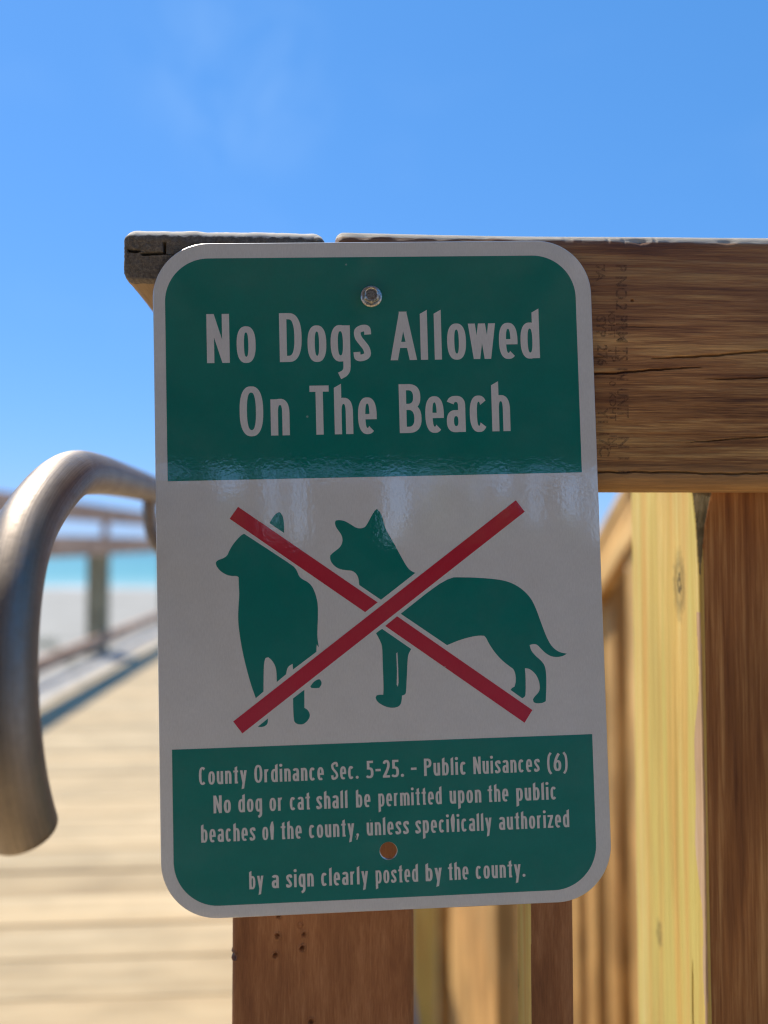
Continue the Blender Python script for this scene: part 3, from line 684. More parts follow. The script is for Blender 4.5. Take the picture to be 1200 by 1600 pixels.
bm_.data.polygons.foreach_set('use_smooth', [True] * len(bm_.data.polygons))

def post_disp_factory(seed, marks=()):
    def f(V, nrm):
        x, y, z = V[..., 0], V[..., 1], V[..., 2]
        d = (vnoise(x * 18 + seed, y * 300 + z * 300) - .5) * .00018 + (vnoise(x * 5 + seed, y * 20 + z * 20) - .5) * .0008
        for mx_, mz, rr, dep in marks:
            q = ((x - mx_) / rr) ** 2 + ((z - mz) / rr * 1.15 + .5 * (vnoise(x * 700, z * 700) - .5)) ** 2
            d = d + (-dep * np.exp(-q ** 2) + dep * .45 * np.exp(-((np.sqrt(q) - 1.35) / .35) ** 2)) * (y < -.06)
        return nrm * d[..., None]
    return f
# posts: local X is up; local Y is depth (front = -Y); local Z is across
def upright(name, L, w_, d_, mats, x_, yfront, z0, r, disp, xs, dsf=.0016, mat_fn=None, prof=None, big=True):
    prof = prof or fine_prof(d_, w_, r, dsf, .02)
    V, F = bar_mesh(L, d_, w_, r, 1, 1, xs=xs, disp=disp, ease=.003, prof=prof)
    # map: local X->Z(up), Y->Y, Z->-X  : keep as rotation
    mi = None
    if mat_fn: mi = [mat_fn(V[f].mean(0)) for f in F]
    o = mesh_obj(name, V, F, mats, nr_, smooth=True, mat_idx=mi)
    fix_normals(o)
    o.rotation_euler = (0, R(-90), 0)
    o.location = (x_, yfront + d_ / 2, z0)
    return o
# left post (front face under the sign); the nail scars sit at world z about EYE-.28
# after the -90 turn about Y: local z -> world -x, local x -> world z
Z0 = -0.55
def wz(z): return z - Z0
PCX = -0.0155
marks = [(wz(EYE - .2780), -(-.0487 - PCX), .0016, .0024), (wz(EYE - .2850), -(-.0322 - PCX), .0017, -.0014), (wz(EYE - .2925), -(-.0495 - PCX), .0018, .0022), (wz(EYE - .2922), -(-.0300 - PCX), .0016, .0020),
         (wz(EYE - .3020), -(-.0312 - PCX), .0019, .0026), (wz(EYE - .3065), -(-.0510 - PCX), .0018, .0022), (wz(EYE - .3555), -(-.0245 - PCX), .0020, .0020), (wz(EYE - .3070), -(-.0815 - PCX), .0022, .0020)]
xs = np.concatenate([np.linspace(0, wz(EYE - .40), 30), np.arange(wz(EYE - .40) + .001, wz(EYE - .255), .0005), np.linspace(wz(EYE - .25), wz(EYE + .172), 60)])
upright('post', wz(EYE + .172), .1352, .14, M['post'], PCX, .0515 - .0135 + .0135, Z0, .0055, post_disp_factory(3, marks), xs, dsf=.0006)
# right post: brown front, sunlit yellow left side with a waney arris near the top
W2, D2 = .14, .1415
RPX = .2760 + W2 / 2
topz = EYE + .172
def wane(V, nrm):
    x, y, z = V[..., 0], V[..., 1], V[..., 2]       # x up, y depth, z = -world x: left face is +z
    out = post_disp_factory(9)(V, nrm)
    hz = topz - Z0
    world = x + Z0 - EYE
    dep = np.interp(world, [-.6, -.38, -.2, -.10, -.03, .01, .04, .2], [.0012, .002, .0010, .0008, .0012, .0055, .0125, .016])
    dep = dep + .0016 * (vnoise(x * 24, 4.4) - .5) + .0006 * (vnoise(x * 120, 1.4) - .5)
    c = (-D2 / 2, W2 / 2)
    # cut back the left-front corner by a chamfer of size dep
    t_ = (-(y - c[0]) + (z - c[1]))                  # 0 at corner, negative inside
    over = np.clip(t_ + dep * 1.0, 0, None) / 2
    out[..., 1] += over; out[..., 2] -= over
    # long crack on the yellow side
    cr = np.exp(-((y + .046 + .003 * (vnoise(x * 20, 7) - .5)) / .0006) ** 2) * np.clip((-.33 - world) / .02, 0, 1) * (z > W2 / 2 - .001)
    out[..., 2] -= cr * .003
    return out
def prof_right(d_, w_, r, ds):
    hy, hz = d_ / 2, w_ / 2; P = []
    P += [(-hy, z) for z in np.arange(-hz + r, hz - .022, .0025)] + [(-hy, z) for z in np.arange(hz - .0215, hz - r, .0007)]
    P += [(-hy + r - r * math.cos(a), hz - r + r * math.sin(a)) for a in np.linspace(0, math.pi / 2, 10)]
    P += [(y, hz) for y in np.arange(-hy + r + .0007, -hy + .03, .0008)] + [(y, hz) for y in np.arange(-hy + .031, hy - r, .0016)]
    P += [(hy - r + r * math.sin(a), hz - r + r * math.cos(a)) for a in np.linspace(0, math.pi / 2, 8)]
    P += [(hy, z) for z in np.linspace(hz - r, -hz + r, 6)[1:]]
    P += [(hy - r + r * math.cos(a), -hz + r - r * math.sin(a)) for a in np.linspace(0, math.pi / 2, 5)[1:]]
    P += [(y, -hz) for y in np.linspace(hy - r, -hy + r, 6)[1:]]
    P += [(-hy + r - r * math.sin(a), -hz + r - r * math.cos(a)) for a in np.linspace(0, math.pi / 2, 6)][1:-1]
    return P
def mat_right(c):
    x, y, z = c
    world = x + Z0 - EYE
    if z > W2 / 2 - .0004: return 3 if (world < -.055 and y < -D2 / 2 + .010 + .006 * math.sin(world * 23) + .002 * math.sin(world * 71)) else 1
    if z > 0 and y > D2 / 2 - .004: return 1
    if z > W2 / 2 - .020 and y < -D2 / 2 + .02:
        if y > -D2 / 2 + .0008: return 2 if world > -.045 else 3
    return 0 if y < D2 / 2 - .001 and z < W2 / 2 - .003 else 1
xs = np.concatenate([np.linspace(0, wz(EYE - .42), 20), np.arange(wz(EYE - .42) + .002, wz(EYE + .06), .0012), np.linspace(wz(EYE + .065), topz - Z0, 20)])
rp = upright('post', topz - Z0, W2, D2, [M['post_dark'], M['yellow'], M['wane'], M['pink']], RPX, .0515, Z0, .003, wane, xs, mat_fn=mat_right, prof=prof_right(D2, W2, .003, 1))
# slim baluster between the posts
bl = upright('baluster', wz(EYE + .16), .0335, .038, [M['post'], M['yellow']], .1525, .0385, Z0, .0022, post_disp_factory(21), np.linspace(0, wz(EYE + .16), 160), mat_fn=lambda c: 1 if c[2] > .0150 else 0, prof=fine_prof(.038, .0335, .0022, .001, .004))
# more of the same rail beyond the frame
for k, xx in enumerate((.52, .66, .80, .94, 1.08)):
    c = clone(bl, nr_); c.location.x = xx
c = clone(rp, nr_); c.location.x = 1.32
# weathered cap board whose sawn end shows left of the sign; runs back along the walk
def cap_disp(V, nrm):
    x, y, z = V[..., 0], V[..., 1], V[..., 2]
    d = (vnoise(x * 900 + 7, y * 300, z * 900) - .5) * .0005 * (x < .03)
    d = d + (vnoise(x * 40, y * 90, z * 9) - .5) * .0012
    return nrm * d[..., None]
CW, CH = .1405, .0398
cap = empty('tmp')
C.objects.unlink(cap); bpy.data.objects.remove(cap)
def cap_end(name):
    """2x6 board along local +X with a gridded, checked end grain at x=0"""
    r = .0095
    prof = []
    hy, hz = CW / 2, CH / 2
    n = 12
    for cy, cz, a0 in ((-hy + r, hz - r, 180), (hy - r, hz - r, 90), (hy - r, -hz + r, 0), (-hy + r, -hz + r, -90)):
        for i in range(n): a = R(a0 - 90 * i / (n - 1)); prof.append((cy + r * math.cos(a), cz + r * math.sin(a)))
    dense = []
    for i in range(len(prof)):
        p, q = prof[i], prof[(i + 1) % len(prof)]; k = max(1, int(math.dist(p, q) / .0006))
        dense += [(p[0] + (q[0] - p[0]) * j / k, p[1] + (q[1] - p[1]) * j / k) for j in range(k)]
    V, F = bar_mesh(1.3, CW, CH, r, 1, 1, xs=np.concatenate([np.arange(0, .03, .001), np.linspace(.03, 1.3, 50)]), disp=cap_disp, ease=.0105, ease_w=.30, prof=dense)
    nprof = len(dense)
    F = F[:-2] + [F[-1]]                   # drop the near end n-gon and replace it by a grid
    ring0 = V[:nprof].copy()
    # grid inside the end outline
    rings = [list(range(nprof))]
    V = V.tolist()
    K = 40
    P0 = np.array(ring0)
    for k in range(1, K + 1):
        s_ = 1 - k / (K + .5)
        ids = []
        yy = P0[:, 1] * 1.0; zz = P0[:, 2] * 1.0
        # shrink towards the long medial line
        tgt_y = np.clip(yy, -(hy - hz), hy - hz)
        Y = tgt_y + (yy - tgt_y) * s_; Z = zz * s_
        for a_, b_ in zip(Y, Z):
            ids.append(len(V)); V.append([0, a_, b_])
        rings.append(ids)
    V = np.array(V)
    base_i = len(ring0)
    sel = np.array([i for rr in rings[1:] for i in rr])
    y, z = V[sel, 1], V[sel, 2]
    d = (vnoise(y * 1500, z * 1500) - .5) * .0007 + (vnoise(y * 260, z * 260) - .5) * .0010 + (vnoise(y * 1400, z * 90 + 4) - .5) * .0005
    def chk(a, b, wd, dep):
        # a,b (y,z) ends
        ax, ay = a; bx, by = b; L_ = math.dist(a, b)
        ux, uy = (bx - ax) / L_, (by - ay) / L_
        s1 = (y - ax) * ux + (z - ay) * uy; s2 = -(y - ax) * uy + (z - ay) * ux + .0012 * (vnoise(s1 * 240, ax * 999 + 5) - .5)
        env = np.clip(s1 / .002, 0, 1) * np.clip((L_ - s1) / .002, 0, 1)
        return dep * np.exp(-(s2 / (wd * (.4 + .6 * env) + 1e-5)) ** 4) * env
    # local y = -(world x - centre): left end is +y
    cx = -(.0698)
    def P(px, pz): return (-(px) + CW / 2 - .0, pz)      # px: metres from the left edge
    d = d + chk(P(.0015, .0030), P(.0135, .0018), .00085, .009) + chk(P(.0120, .0002), P(.0295, .0010), .00085, .009)
    d = d + chk(P(.0290, .0195), P(.0290, -.0005), .0008, .010) + chk(P(.0195, .0122), P(.0290, .0122), .0006, .007) + chk(P(.0285, .0115), P(.0415, .0124), .0006, .006)
    d = d + chk(P(.062, .016), P(.060, .009), .0004, .004) + chk(P(.085, .013), P(.11, .012), .0004, .004)
    V[sel, 0] += np.clip(d, -.001, .010)
    for a_, b_ in zip(rings[:-1], rings[1:]):
        for i in range(nprof): F.append([a_[i], a_[(i + 1) % nprof], b_[(i + 1) % nprof], b_[i]])
    o = mesh_obj(name, V, F, M['cap'], nr_, smooth=True); fix_normals(o); return o
capb = cap_end('cap_board')
capb.rotation_euler = (0, 0, R(90)); capb.location = (-.0838, 0.0, EYE + .1995)
for yy in (1.15, ):
    bar('post', 1.60, .14, .14, M['post'], nr_, r=.005, ds=.004, loc=(-.03, yy, -.55), rot=(0, R(-90), 0))
o = bar('side_rail', 1.4, .038, .089, M['post'], nr_, r=.004, ds=.004, loc=(-.0, .25, EYE - .60)); o.rotation_euler = (0, 0, R(90)); 

# grade stamp inked on the beam
ink, t, b = newmat('stamp_ink')
b.inputs['Base Color'].default_value = (0.025, 0.018, 0.028, 1); b.inputs['Roughness'].default_value = 0.8
tcn = N(t, 'ShaderNodeTexCoord'); nn = N(t, 'ShaderNodeTexNoise', Scale=420.0, Detail=5.0, Roughness=0.75); t.links.new(tcn.outputs['Object'], nn.inputs['Vector'])
rr = ramp(t, [(0.36, (0.04,) * 3), (0.64, (0.62,) * 3)]); t.links.new(nn.outputs['Fac'], rr.inputs[0]); t.links.new(rr.outputs[0], b.inputs['Alpha'])
stamps = [("P NO.2 PRM", .0085, .1932, 402, 528), ("TS  IN  UNIT", .0085, .1932, 536, 650), ("N 1 1", .0085, .1932, 680, 738),
          ("KDHT", .0050, .1876, 478, 520), ("TP", .0062, .1872, 535, 560), ("10  KDHT", .0050, .1876, 585, 655), ("INL", .0055, .1874, 678, 702),
          ("7A", .0072, .1788, 402, 430), ("SYP", .0074, .1788, 486, 520), ("276", .0078, .1792, 532, 566), ("Y1", .0074, .1792, 634, 658), ("17C", .0080, .1796, 674, 712)]
for txt, ch_, sx_, ya, yb in stamps:
    cu = bpy.data.curves.new('stamp', 'FONT'); cu.body = txt; cu.size = 1.0; cu.resolution_u = 3; cu.offset = .022
    to = bpy.data.objects.new('grade_stamp', cu); C.objects.link(to)
    bpy.context.view_layer.update()
    dg = bpy.context.evaluated_depsgraph_get()
    me = bpy.data.meshes.new_from_object(to.evaluated_get(dg))
    bpy.data.objects.remove(to)
    co = np.zeros(len(me.vertices) * 3); me.vertices.foreach_get('co', co); co = co.reshape(-1, 3)
    co[:, 0] -= co[:, 0].min(); co[:, 0] *= (yb - ya) / 1200 * .533 / co[:, 0].max()
    co[:, 1] -= co[:, 1].min(); co[:, 1] *= ch_ / co[:, 1].max()
    me.vertices.foreach_set('co', co.ravel()); me.update()
    me.materials.clear(); me.materials.append(ink)
    o = bpy.data.objects.new('grade_stamp', me); C.objects.link(o); o.parent = nr_
    # letters read downwards: text x -> world -z, text y -> world +x
    o.matrix_local = Matrix(((0, 1, 0, sx_), (0, 0, -1, -.0013), (-1, 0, 0, EYE + (846 - ya) / 1200 * .533), (0, 0, 0, 1)))

# ------------------------------------------------------------------ the sign
sg = empty('warning_sign')
sg.matrix_world = Matrix(((0.99969774, -0.02337149, -0.00762926, 0.02561467), (-0.00761072, 0.00088195, -0.99997065, 0.52688309), (0.02337753, 0.99972646, 0.00070380, EYE - 0.02012968), (0, 0, 0, 1)))
meta(sg, 'green and white No Dogs Allowed sign with crossed-out dog silhouettes on the timber railing', 'sign')
def mm(x, y): return ((x - 152.4) / 1000, (228.6 - y) / 1000)
def rrect(x0, y0, x1, y1, rad, n=20):
    """rad: tl,tr,br,bl  (mm, y down) -> outline in metres, counter-clockwise"""
    P = []
    for (cx, cy, a0, r) in ((x0 + rad[0], y0 + rad[0], 180, rad[0]), (x1 - rad[1], y0 + rad[1], 270, rad[1]), (x1 - rad[2], y1 - rad[2], 0, rad[2]), (x0 + rad[3], y1 - rad[3], 90, rad[3])):
        if r <= 0: P.append((cx, cy)); continue
        for i in range(n + 1): a = R(a0 + 90 * i / n); P.append((cx + r * math.cos(a), cy + r * math.sin(a)))
    return [mm(*p) for p in P][::-1]
def circ(cx, cy, r, n=40): return [mm(cx + r * math.cos(2 * math.pi * i / n), cy + r * math.sin(2 * math.pi * i / n)) for i in range(n)]
from mathutils.geometry import tessellate_polygon
HOLE = (152.2, 417.6)
def plate(name, outline, holes, zt, zb, mats, bev=.00035, parent=sg):
    """flat sheet with a rolled edge; front at zt"""
    V, F, MI = [], [], []
    loops = [outline] + holes
    def inset(P, d):
        n = len(P); out = []
        for i in range(n):
            a, c = Vector(P[i - 1]), Vector(P[(i + 1) % n]); tt = (c - a).normalized(); nn_ = Vector((-tt.y, tt.x)); q = Vector(P[i]) + nn_ * d; out.append((q.x, q.y))
        return out
    def area(P): return sum(P[i][0] * P[(i + 1) % len(P)][1] - P[(i + 1) % len(P)][0] * P[i][1] for i in range(len(P)))
    loops = [l if (area(l) > 0) == (k == 0) else l[::-1] for k, l in enumerate(loops)]
    ins = [inset(l, bev) for l in loops]
    idx = []
    for l, s in zip(loops, ins):
        b0 = len(V)
        n = len(l)
        V += [(x, y, zt) for x, y in s] + [(x, y, zt - bev) for x, y in l] + [(x, y, zb) for x, y in l]
        idx.append((b0, n))
        for i in range(n):
            j = (i + 1) % n
            F.append((b0 + i, b0 + n + i, b0 + n + j, b0 + j)); MI.append(1)
            F.append((b0 + n + i, b0 + 2 * n + i, b0 + 2 * n + j, b0 + n + j)); MI.append(1)
    fl = [[Vector((x, y, 0)) for x, y in s] for s in ins]
    tri = tessellate_polygon(fl)
    mp_ = []
    for b0, n in idx: mp_ += [b0 + i for i in range(n)]
    mb_ = []
    for b0, n in idx: mb_ += [b0 + 2 * n + i for i in range(n)]
    for a, b_, c in tri:
        F.append((mp_[a], mp_[b_], mp_[c])); MI.append(0)
        F.append((mb_[a], mb_[b_], mb_[c])); MI.append(1)
    o = mesh_obj(name, V, F, mats, parent, mat_idx=MI); fix_normals(o); return o
plate('sign_panel', rrect(0, 0, 304.8, 457.2, (38, 38, 38, 38), 28), [circ(*HOLE, 5.8)], 0, -.0020, [M['white'], M['alu']])
def sheet(name, polys, z, mat, label=None):
    V, F = [], []
    for verts, faces in polys:
        b0 = len(V); V += [(x, y, z) for x, y in verts]; F += [[i + b0 for i in f] for f in faces]
    o = mesh_obj(name, V, F, mat, sg)
    me = o.data
    # face the viewer
    bm = bmesh.new(); bm.from_mesh(me)
    for f in bm.faces:
        f.normal_update()
        if f.normal.z < 0: f.normal_flip()
    bm.to_mesh(me); bm.free()
    if label: o['label'] = label
    return o
def poly_tess(loops):
    fl = [[Vector((x, y, 0)) for x, y in l] for l in loops]; tri = tessellate_polygon(fl)
    V = [p for l in loops for p in l]
    return V, [list(t_) for t_ in tri]
sheet('green_panel', [poly_tess([rrect(8.3, 10.6, 293.6, 164.0, (30, 30, 0, 0), 24)])], .00006, M['green'], 'upper green panel with the large heading')
sheet('green_panel', [poly_tess([rrect(8.5, 344.6, 294.4, 448.8, (0, 0, 30, 30), 24), circ(*HOLE, 6.0)])], .00006, M['green'], 'lower green panel with the small ordinance text')
def smooth_poly(P, it=1):
    """rounds gentle bends, keeps sharp corners"""
    for _ in range(it):
        Q = []
        n = len(P)
        for i in range(n):
            a, b_, c = P[i - 1], P[i], P[(i + 1) % n]
            v1 = Vector((b_[0] - a[0], b_[1] - a[1])); v2 = Vector((c[0] - b_[0], c[1] - b_[1]))
            if v1.length < 1e-6 or v2.length < 1e-6: continue
            ang = v1.angle(v2)
            if ang > R(40): Q.append(b_)
            else: Q += [(b_[0] * .75 + a[0] * .25, b_[1] * .75 + a[1] * .25), (b_[0] * .75 + c[0] * .25, b_[1] * .75 + c[1] * .25)]
        P = Q
    return P
sheet('dog_silhouette', [poly_tess([[mm(*p) for p in smooth_poly(L_, 2)]]) for L_ in LEFT_DOG], .00006, M['green'], 'green dog silhouette seen from the front, head turned left')
sheet('dog_silhouette', [poly_tess([[mm(*p) for p in smooth_poly(L_, 2)]]) for L_ in RIGHT_DOG], .00006, M['green'], 'green dog silhouette standing side-on')
sheet('white_leg_line', [poly_tess([[mm(*p) for p in L_]]) for L_ in SLIT], .00011, M['white'])
for L_, lab in zip(BARS, ('upper left piece of the red cross', 'lower right piece of the red cross', 'long unbroken red bar')):
    sheet('red_bar', [poly_tess([[mm(*p) for p in L_]])], .00011, M['red'], lab)
def place(glyphs, base, H, s, label):
    """glyphs: (char, x0, x1) in mm"""
    P = []
    for ch, x0, x1 in glyphs:
        V, F = glyph_mesh(ch, (x1 - x0) / H, s)
        P.append(([mm(x0 + v[0] * H, base - v[1] * H) for v in V], F))
    return sheet('lettering', P, .00012, M['letter'], label)
place(ROW1[:2], 83.4, 34.0, .147, 'large word No'); place(ROW1[2:6], 83.4, 34.0, .147, 'large word Dogs'); place(ROW1[6:], 83.3, 34.0, .147, 'large word Allowed')
place(ROW2[:2], 134.1, 34.0, .147, 'large word On'); place(ROW2[2:5], 134.1, 34.0, .147, 'large word The'); place(ROW2[5:], 134.1, 34.0, .147, 'large word Beach')
GAP = .115
for base, words in SMALL:
    for word, a, b_ in words:
        tot = sum(WID[c] for c in word) + GAP * (len(word) - 1)
        k = (b_ - a) / tot          # mm per em
        H = 11.7; g = []
        x = a
        for c in word:
            g.append((c, x, x + WID[c] * k)); x += (WID[c] + GAP) * k
        place(g, base, H, .150 * min(1.05, k / H) if word != '-' else .15, 'small word ' + word.strip('.,-') if word != '-' else 'small dash')

# hex bolt with flange
bx_, by_ = mm(149.9, 38.6)
def lathe(name, prof, n, loc, mat, parent, smooth=True, hexr=None):
    V, F = [], []
    for r_, z in prof:
        for i in range(n): a = 2 * math.pi * i / n; V.append((r_ * math.cos(a), r_ * math.sin(a), z))
    for k in range(len(prof) - 1):
        for i in range(n): j = (i + 1) % n; F.append((k * n + i, k * n + j, (k + 1) * n + j, (k + 1) * n + i))
    F.append(tuple(range((len(prof) - 1) * n, len(prof) * n)))
    o = mesh_obj(name, V, F, mat, parent, smooth=smooth); fix_normals(o); o.location = loc; return o
bolt = lathe('bolt', [(.0074, .0001), (.0075, .0009), (.0071, .0013), (.0060, .0018), (.0050, .0020)], 48, (bx_, by_, 0), M['bolt'], sg)
bolt['label'] = 'steel hex bolt near the top of the sign'
# hex head: chamfered prism with a dished round top
V, F = [], []
n = 48
def hexr(a, R0): 
    k = (a + math.pi / 6) % (math.pi / 3) - math.pi / 6
    return R0 / math.cos(k)
Rf = .0050
for z, fn in ((.0016, lambda a: hexr(a, Rf)), (.0052, lambda a: hexr(a, Rf)), (.0060, lambda a: min(hexr(a, Rf), .00505) - .0001), (.0062, lambda a: .0044), (.0060, lambda a: .0041), (.0056, lambda a: .0038), (.0055, lambda a: .0020)):
    for i in range(n):
        a = 2 * math.pi * i / n + .25; V.append((fn(a) * math.cos(a), fn(a) * math.sin(a), z))
for k in range(6):
    for i in range(n): j = (i + 1) % n; F.append((k * n + i, k * n + j, (k + 1) * n + j, (k + 1) * n + i))
F.append(tuple(range(6 * n, 7 * n)))
o = mesh_obj('hex_head', V, F, M['bolt'], bolt); fix_normals(o)
V, F = [], []
for (cx, cy, a, l) in ((-.0014, .0013, .7, .0012), (.0008, .0016, -.3, .0009), (-.0016, -.0008, 1.2, .0010), (-.0003, .0002, .4, .0014), (.0016, 0, 1.6, .0010), (.0016, -.0012, -.2, .0008), (-.0004, -.0018, .1, .0008)):
    c_, s_ = math.cos(a), math.sin(a); i = len(V); hw = .00016
    for dz in (0, .00022):
        for u, v_ in ((-l / 2, -hw), (l / 2, -hw), (l / 2, hw), (-l / 2, hw)): V.append((cx + u * c_ - v_ * s_, cy + u * s_ + v_ * c_, .00545 + dz))
    F += [(i, i + 1, i + 5, i + 4), (i + 1, i + 2, i + 6, i + 5), (i + 2, i + 3, i + 7, i + 6), (i + 3, i, i + 4, i + 7), (i + 4, i + 5, i + 6, i + 7)]
o = mesh_obj('head_markings', V, F, M['alu'], bolt); fix_normals(o)
# shank into the beam
o = lathe('shank', [(.0032, -.030), (.0032, .0005)], 16, (0, 0, 0), M['bolt'], bolt)

# ------------------------------------------------------------------ steel handrail, left foreground
def tube(name, pts, r, mat, parent, n=40, endcap=True, step=.004):
    P = []
    E = [pts[0]] + list(pts) + [pts[-1]]
    for i in range(1, len(E) - 2):
        a, b_, c, d = [Vector(q) for q in E[i - 1:i + 3]]
        k = max(2, int((c - b_).length / step))
        k = min(k, 60)
        for j in range(k):
            u = j / k; P.append(.5 * (2 * b_ + (c - a) * u + (2 * a - 5 * b_ + 4 * c - d) * u * u + (3 * b_ - a - 3 * c + d) * u ** 3))
    P.append(Vector(pts[-1]))
    # smooth the path a little
    for _ in range(30):
        P = [P[0]] + [(P[i - 1] + P[i] * 2 + P[i + 1]) / 4 for i in range(1, len(P) - 1)] + [P[-1]]
    V, F, UV = [], [], []
    T = [(P[min(i + 1, len(P) - 1)] - P[max(i - 1, 0)]).normalized() for i in range(len(P))]
    nn_ = T[0].orthogonal().normalized(); s = 0; SS = []
    rad = [r] * len(P)
    ex = [(P[-1] + T[-1] * dd, T[-1], r * f) for dd, f in ((.0006, .985), (.0011, .94), (.0013, .88), (.0011, .5), (.0010, .05))] if endcap else []
    for i in range(len(P)): 
        if i: s += (P[i] - P[i - 1]).length
        SS.append(s)
    st = [(P[i], T[i], rad[i]) for i in range(len(P))] + ex
    SS += [s] * len(ex)
    for q, tt, rr_ in st:
        nn_ = (nn_ - tt * nn_.dot(tt)).normalized(); bb = tt.cross(nn_)
        for k in range(n): a = 2 * math.pi * k / n; V.append(q + (nn_ * math.cos(a) + bb * math.sin(a)) * rr_)
    for i in range(len(st) - 1):
        for k in range(n):
            j = (k + 1) % n; F.append((i * n + k, i * n + j, (i + 1) * n + j, (i + 1) * n + k)); UV += [(SS[i], k / n), (SS[i], (k + 1) / n), (SS[i + 1], (k + 1) / n), (SS[i + 1], k / n)]
    o = mesh_obj(name, V, F, mat, parent, smooth=True)
    uvl = o.data.uv_layers.new(name='UVMap'); uvl.data.foreach_set('uv', np.array(UV).ravel())
    fix_normals(o) if False else None
    return o
hr = empty('metal_handrail', (0, 0, EYE)); meta(hr, 'brushed grey steel handrail whose end curls down, left of the sign', 'handrail')
pts = [(-.42, 2.9, .10), (-.300, 1.40, .078), (-.262, 1.05, .0715), (-.240, .84, .0665), (-.220, .69, .0600), (-.2085, .60, .0520), (-.2015, .535, .0330), (-.1985, .485, .0040), (-.1925, .452, -.030), (-.1880, .436, -.060), (-.1850, .430, -.090), (-.1815, .431, -.122), (-.1810, .438, -.144), (-.1795, .447, -.1610)]
tube('rail_tube', pts, .0181, M['steel'], hr)
for (yb, xb) in ((1.03, -.2565), (2.3, -.365)):
    zt = .052
    tube('bracket', [(xb, yb, zt + .01), (xb, yb, zt - .035), (xb + .018, yb + .0, zt - .068), (xb + .06, yb, zt - .078), (-.105, yb, zt - .080)], .0095, M['steel'], hr, n=16, endcap=False)

# ------------------------------------------------------------------ picket fence of the stairs going down to the beach
sf = empty('stair_fence', (0.71, 0, DECK)); meta(sf, 'tan picket fence sloping down beside the beach stairs, right of and behind the sign', 'fence')
def railz(y): return EYE + .121 - .59 * (y - 1.836)
pk = None
k = 0
y = 1.86
while y < 7.2:
    zt = railz(y) - .075
    if pk is None:
        pk = bar('picket', 1.9, .089, .038, M['picket'], sf, r=.004, ds=.004, loc=(.02, y, zt - 1.9), rot=(0, R(-90), 0)); q = pk
    else: q = clone(pk, sf, (.02 + random.uniform(-.003, .003), y, zt - 1.9))
    y += .18; k += 1
y0, y1 = 1.76, 7.3
L_ = math.hypot(y1 - y0, .59 * (y1 - y0)); ang = math.atan(-.59)
def slope_bar(name, th, ht, mat, x, dz, parent):
    o = bar(name, L_, th, ht, mat, parent, r=.004, ds=.004)
    d = Vector((0, y1 - y0, -.59 * (y1 - y0))).normalized(); X_ = d; Z_ = Vector((0, -d.z, d.y)) * 1; Y_ = Z_.cross(X_)
    if Z_.z < 0: Z_ = -Z_; Y_ = Z_.cross(X_)
    o.matrix_local = Matrix(((X_.x, Y_.x, Z_.x, x), (X_.y, Y_.y, Z_.y, y0), (X_.z, Y_.z, Z_.z, railz(y0) + dz), (0, 0, 0, 1))); return o
slope_bar('side_rail', .030, .115, M['picket'], -.020, -.0895, sf)
slope_bar('cap_rail', .110, .030, M['picket'], .015, -.015, sf)
bar('post', 1.9, .14, .14, M['grey'], sf, r=.006, ds=.004, loc=(.02, 7.35, -3.3), rot=(0, R(-90), 0))
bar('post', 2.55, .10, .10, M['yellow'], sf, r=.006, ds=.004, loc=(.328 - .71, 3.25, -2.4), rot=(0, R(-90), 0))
bar('post', 2.40, .089, .10, M['picket'], sf, r=.006, ds=.004, loc=(.455 - .71, 3.38, -2.4), rot=(0, R(-90), 0))
bar('side_board', 1.5, .72, .038, M['picket'], sf, r=.004, ds=.004, loc=(.335 - .71, 1.98, -1.25), rot=(0, R(-90), 0))
bar('post', 2.6, .089, .089, M['picket'], sf, r=.006, ds=.004, loc=(.02, 1.80, -1.5), rot=(0, R(-90), 0))
# stairs
stt = empty('beach_stairs', (1.4, 0, 0)); meta(stt, 'wooden stairs going down to the sand behind the picket fence', 'stairs')
for k in range(11):
    yy = 1.5 + k * .29; zz = DECK - .16 - k * .171
    q = bar('tread', 1.15, .27, .038, M['deck'], stt, r=.004, ds=.004, loc=(-.60, yy, zz)) if k == 0 else clone(q0, stt, (-.60, yy, zz))
    if k == 0: q0 = q
for xx in (-.585, .535):
    o = bar('stringer', 4.0, .04, .26, M['rail'], stt, r=.003, ds=.004)
    a = -math.atan(.171 / .29); o.matrix_local = Matrix.Translation((xx, 1.3, DECK - .20)) @ Matrix.Rotation(R(90), 4, 'Z') @ Matrix.Rotation(-a, 4, 'Y')

# ------------------------------------------------------------------ behind the photographer: the pavilion the sign reflects
pv = empty('beach_pavilion', (0, -8, DECK)); meta(pv, 'dark timber pavilion behind the photographer, mirrored in the glossy sign', 'pavilion')
UZ = EYE + 1.34
def pbox(name, x0, x1, y0, y1, z0, z1, mat=None):
    V = [(x, y, z) for x in (x0, x1) for y in (y0, y1) for z in (z0, z1)]
    F = [(0, 1, 3, 2), (4, 6, 7, 5), (0, 4, 5, 1), (2, 3, 7, 6), (0, 2, 6, 4), (1, 5, 7, 3)]
    o = mesh_obj(name, [(x, y + 8, z) for x, y, z in V], F, mat or M['pav'], pv); fix_normals(o); return o
pbox('roof', -6, 9, -13.2, -2.3, UZ + .02, UZ + .22)
pbox('deck_shade_canopy', -2.6, .75, -2.298, .35, UZ + .02, UZ + .16)  # unseen canopy added to shade the deck that the sign mirrors
for k in range(16): pbox('rafter', -5.8 + k * .97, -5.72 + k * .97, -13.1, -2.35, UZ - .12, UZ + .017)
FYB = -12.9
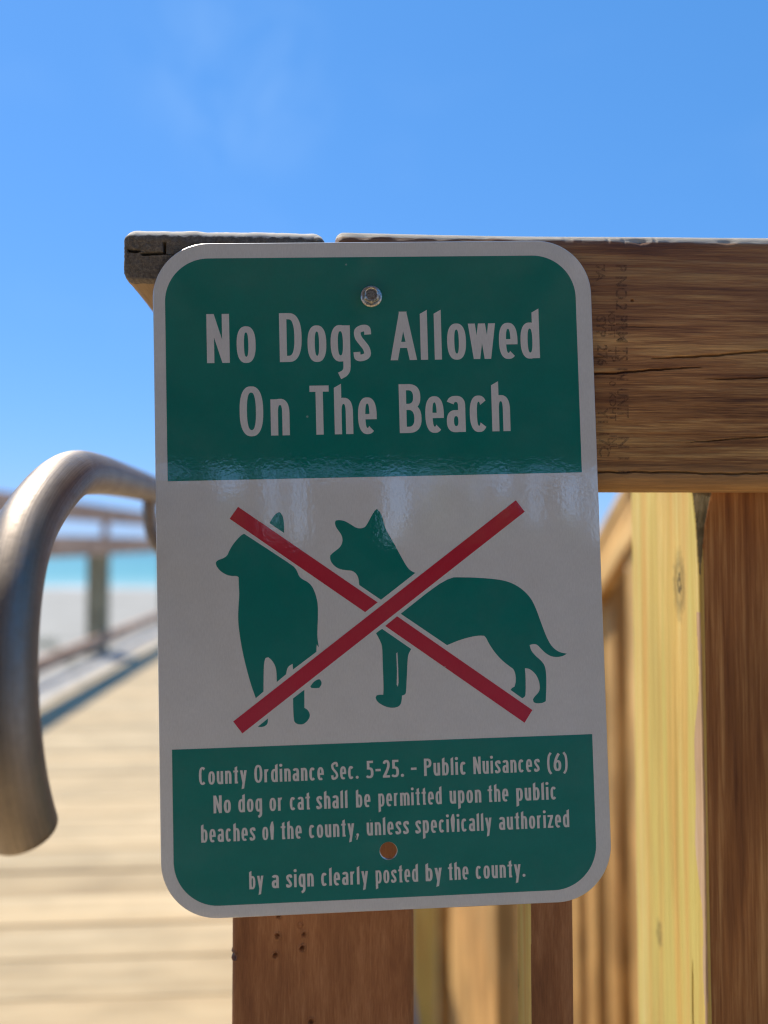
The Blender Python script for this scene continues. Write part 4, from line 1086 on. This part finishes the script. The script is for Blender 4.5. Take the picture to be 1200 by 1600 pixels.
for a, b_ in ((150, 318), (352, 392), (412, 436), (456, 586), (627, 640), (700, 712), (746, 770), (795, 822), (840, 878), (910, 926), (990, 1015), (1090, 1115)):  # middle one, behind the camera, added in place of the photographer's dark reflection
    x0, x1 = (a - 538) / 1200 * 13.45, (b_ - 538) / 1200 * 13.45
    pbox('post', x0, x1, FYB - .14, FYB, -2.3, UZ - .125)
pbox('floor', -6, 9, -13.2, -2.4, -.20, DECK - .01, M['grey'])
pbox('low_wall', -6, 9, FYB - .30, FYB - .16, -.01, EYE + .02)
pbox('post', -2.1, -1.9, -2.35, -2.10, -.01, UZ - .125)
pbox('post', 2.6, 2.85, -2.35, -2.10, -.01, UZ - .125)
rg = random.Random(21)
def tree(x, y, h, cr_, label):
    t_ = empty('tree', (x, y, -2.2)); meta(t_, label, 'tree', 'trees mirrored in the sign')
    V, F = [], []
    n = 9; k = 7
    for i in range(k):
        f = i / (k - 1); rr_ = .16 * (1 - .65 * f) * (1 + .06 * rg.random()); ox, oy = .18 * math.sin(f * 3), .12 * math.cos(f * 2.5)
        for j in range(n): a = 2 * math.pi * j / n; V.append((ox + rr_ * math.cos(a), oy + rr_ * math.sin(a), f * h * .8))
    for i in range(k - 1):
        for j in range(n): j2 = (j + 1) % n; F.append((i * n + j, i * n + j2, (i + 1) * n + j2, (i + 1) * n + j))
    mesh_obj('trunk', V, F, M['trunk'], t_, smooth=True)
    V, F = [], []
    cl = [(rg.gauss(0, cr_ * .45), rg.gauss(0, cr_ * .45), h * .72 + rg.gauss(0, cr_ * .30), rg.uniform(.35, .6) * cr_) for _ in range(16)]
    for cx, cy, cz, r_ in cl:
        for _ in range(260):
            d = Vector((rg.gauss(0, 1), rg.gauss(0, 1), rg.gauss(0, 1))).normalized() * r_ * rg.uniform(.6, 1.0)
            c_ = Vector((cx, cy, cz)) + d; u = Vector((rg.gauss(0, 1), rg.gauss(0, 1), rg.gauss(0, 1))).normalized() * .09; v_ = u.orthogonal().normalized() * .06
            i = len(V); V += [c_ - u, c_ - v_, c_ + u, c_ + v_]; F.append((i, i + 1, i + 2, i + 3))
    mesh_obj('crown', V, F, M['leaf'], t_)
tree(2.5, -19.5, 4.4, 1.5, 'round bushy tree behind the pavilion, mirrored near the middle of the sign')
tree(5.3, -22, 4.0, 1.5, 'lower bushy tree behind the pavilion, mirrored near the right edge of the sign')
tree(-3.4, -20, 4.8, 1.6, 'tall bushy tree behind the pavilion, mirrored near the left edge of the sign')
tree(8.0, -20, 3.6, 1.5, 'small bushy tree behind the pavilion, beyond the right edge of the mirrored view')
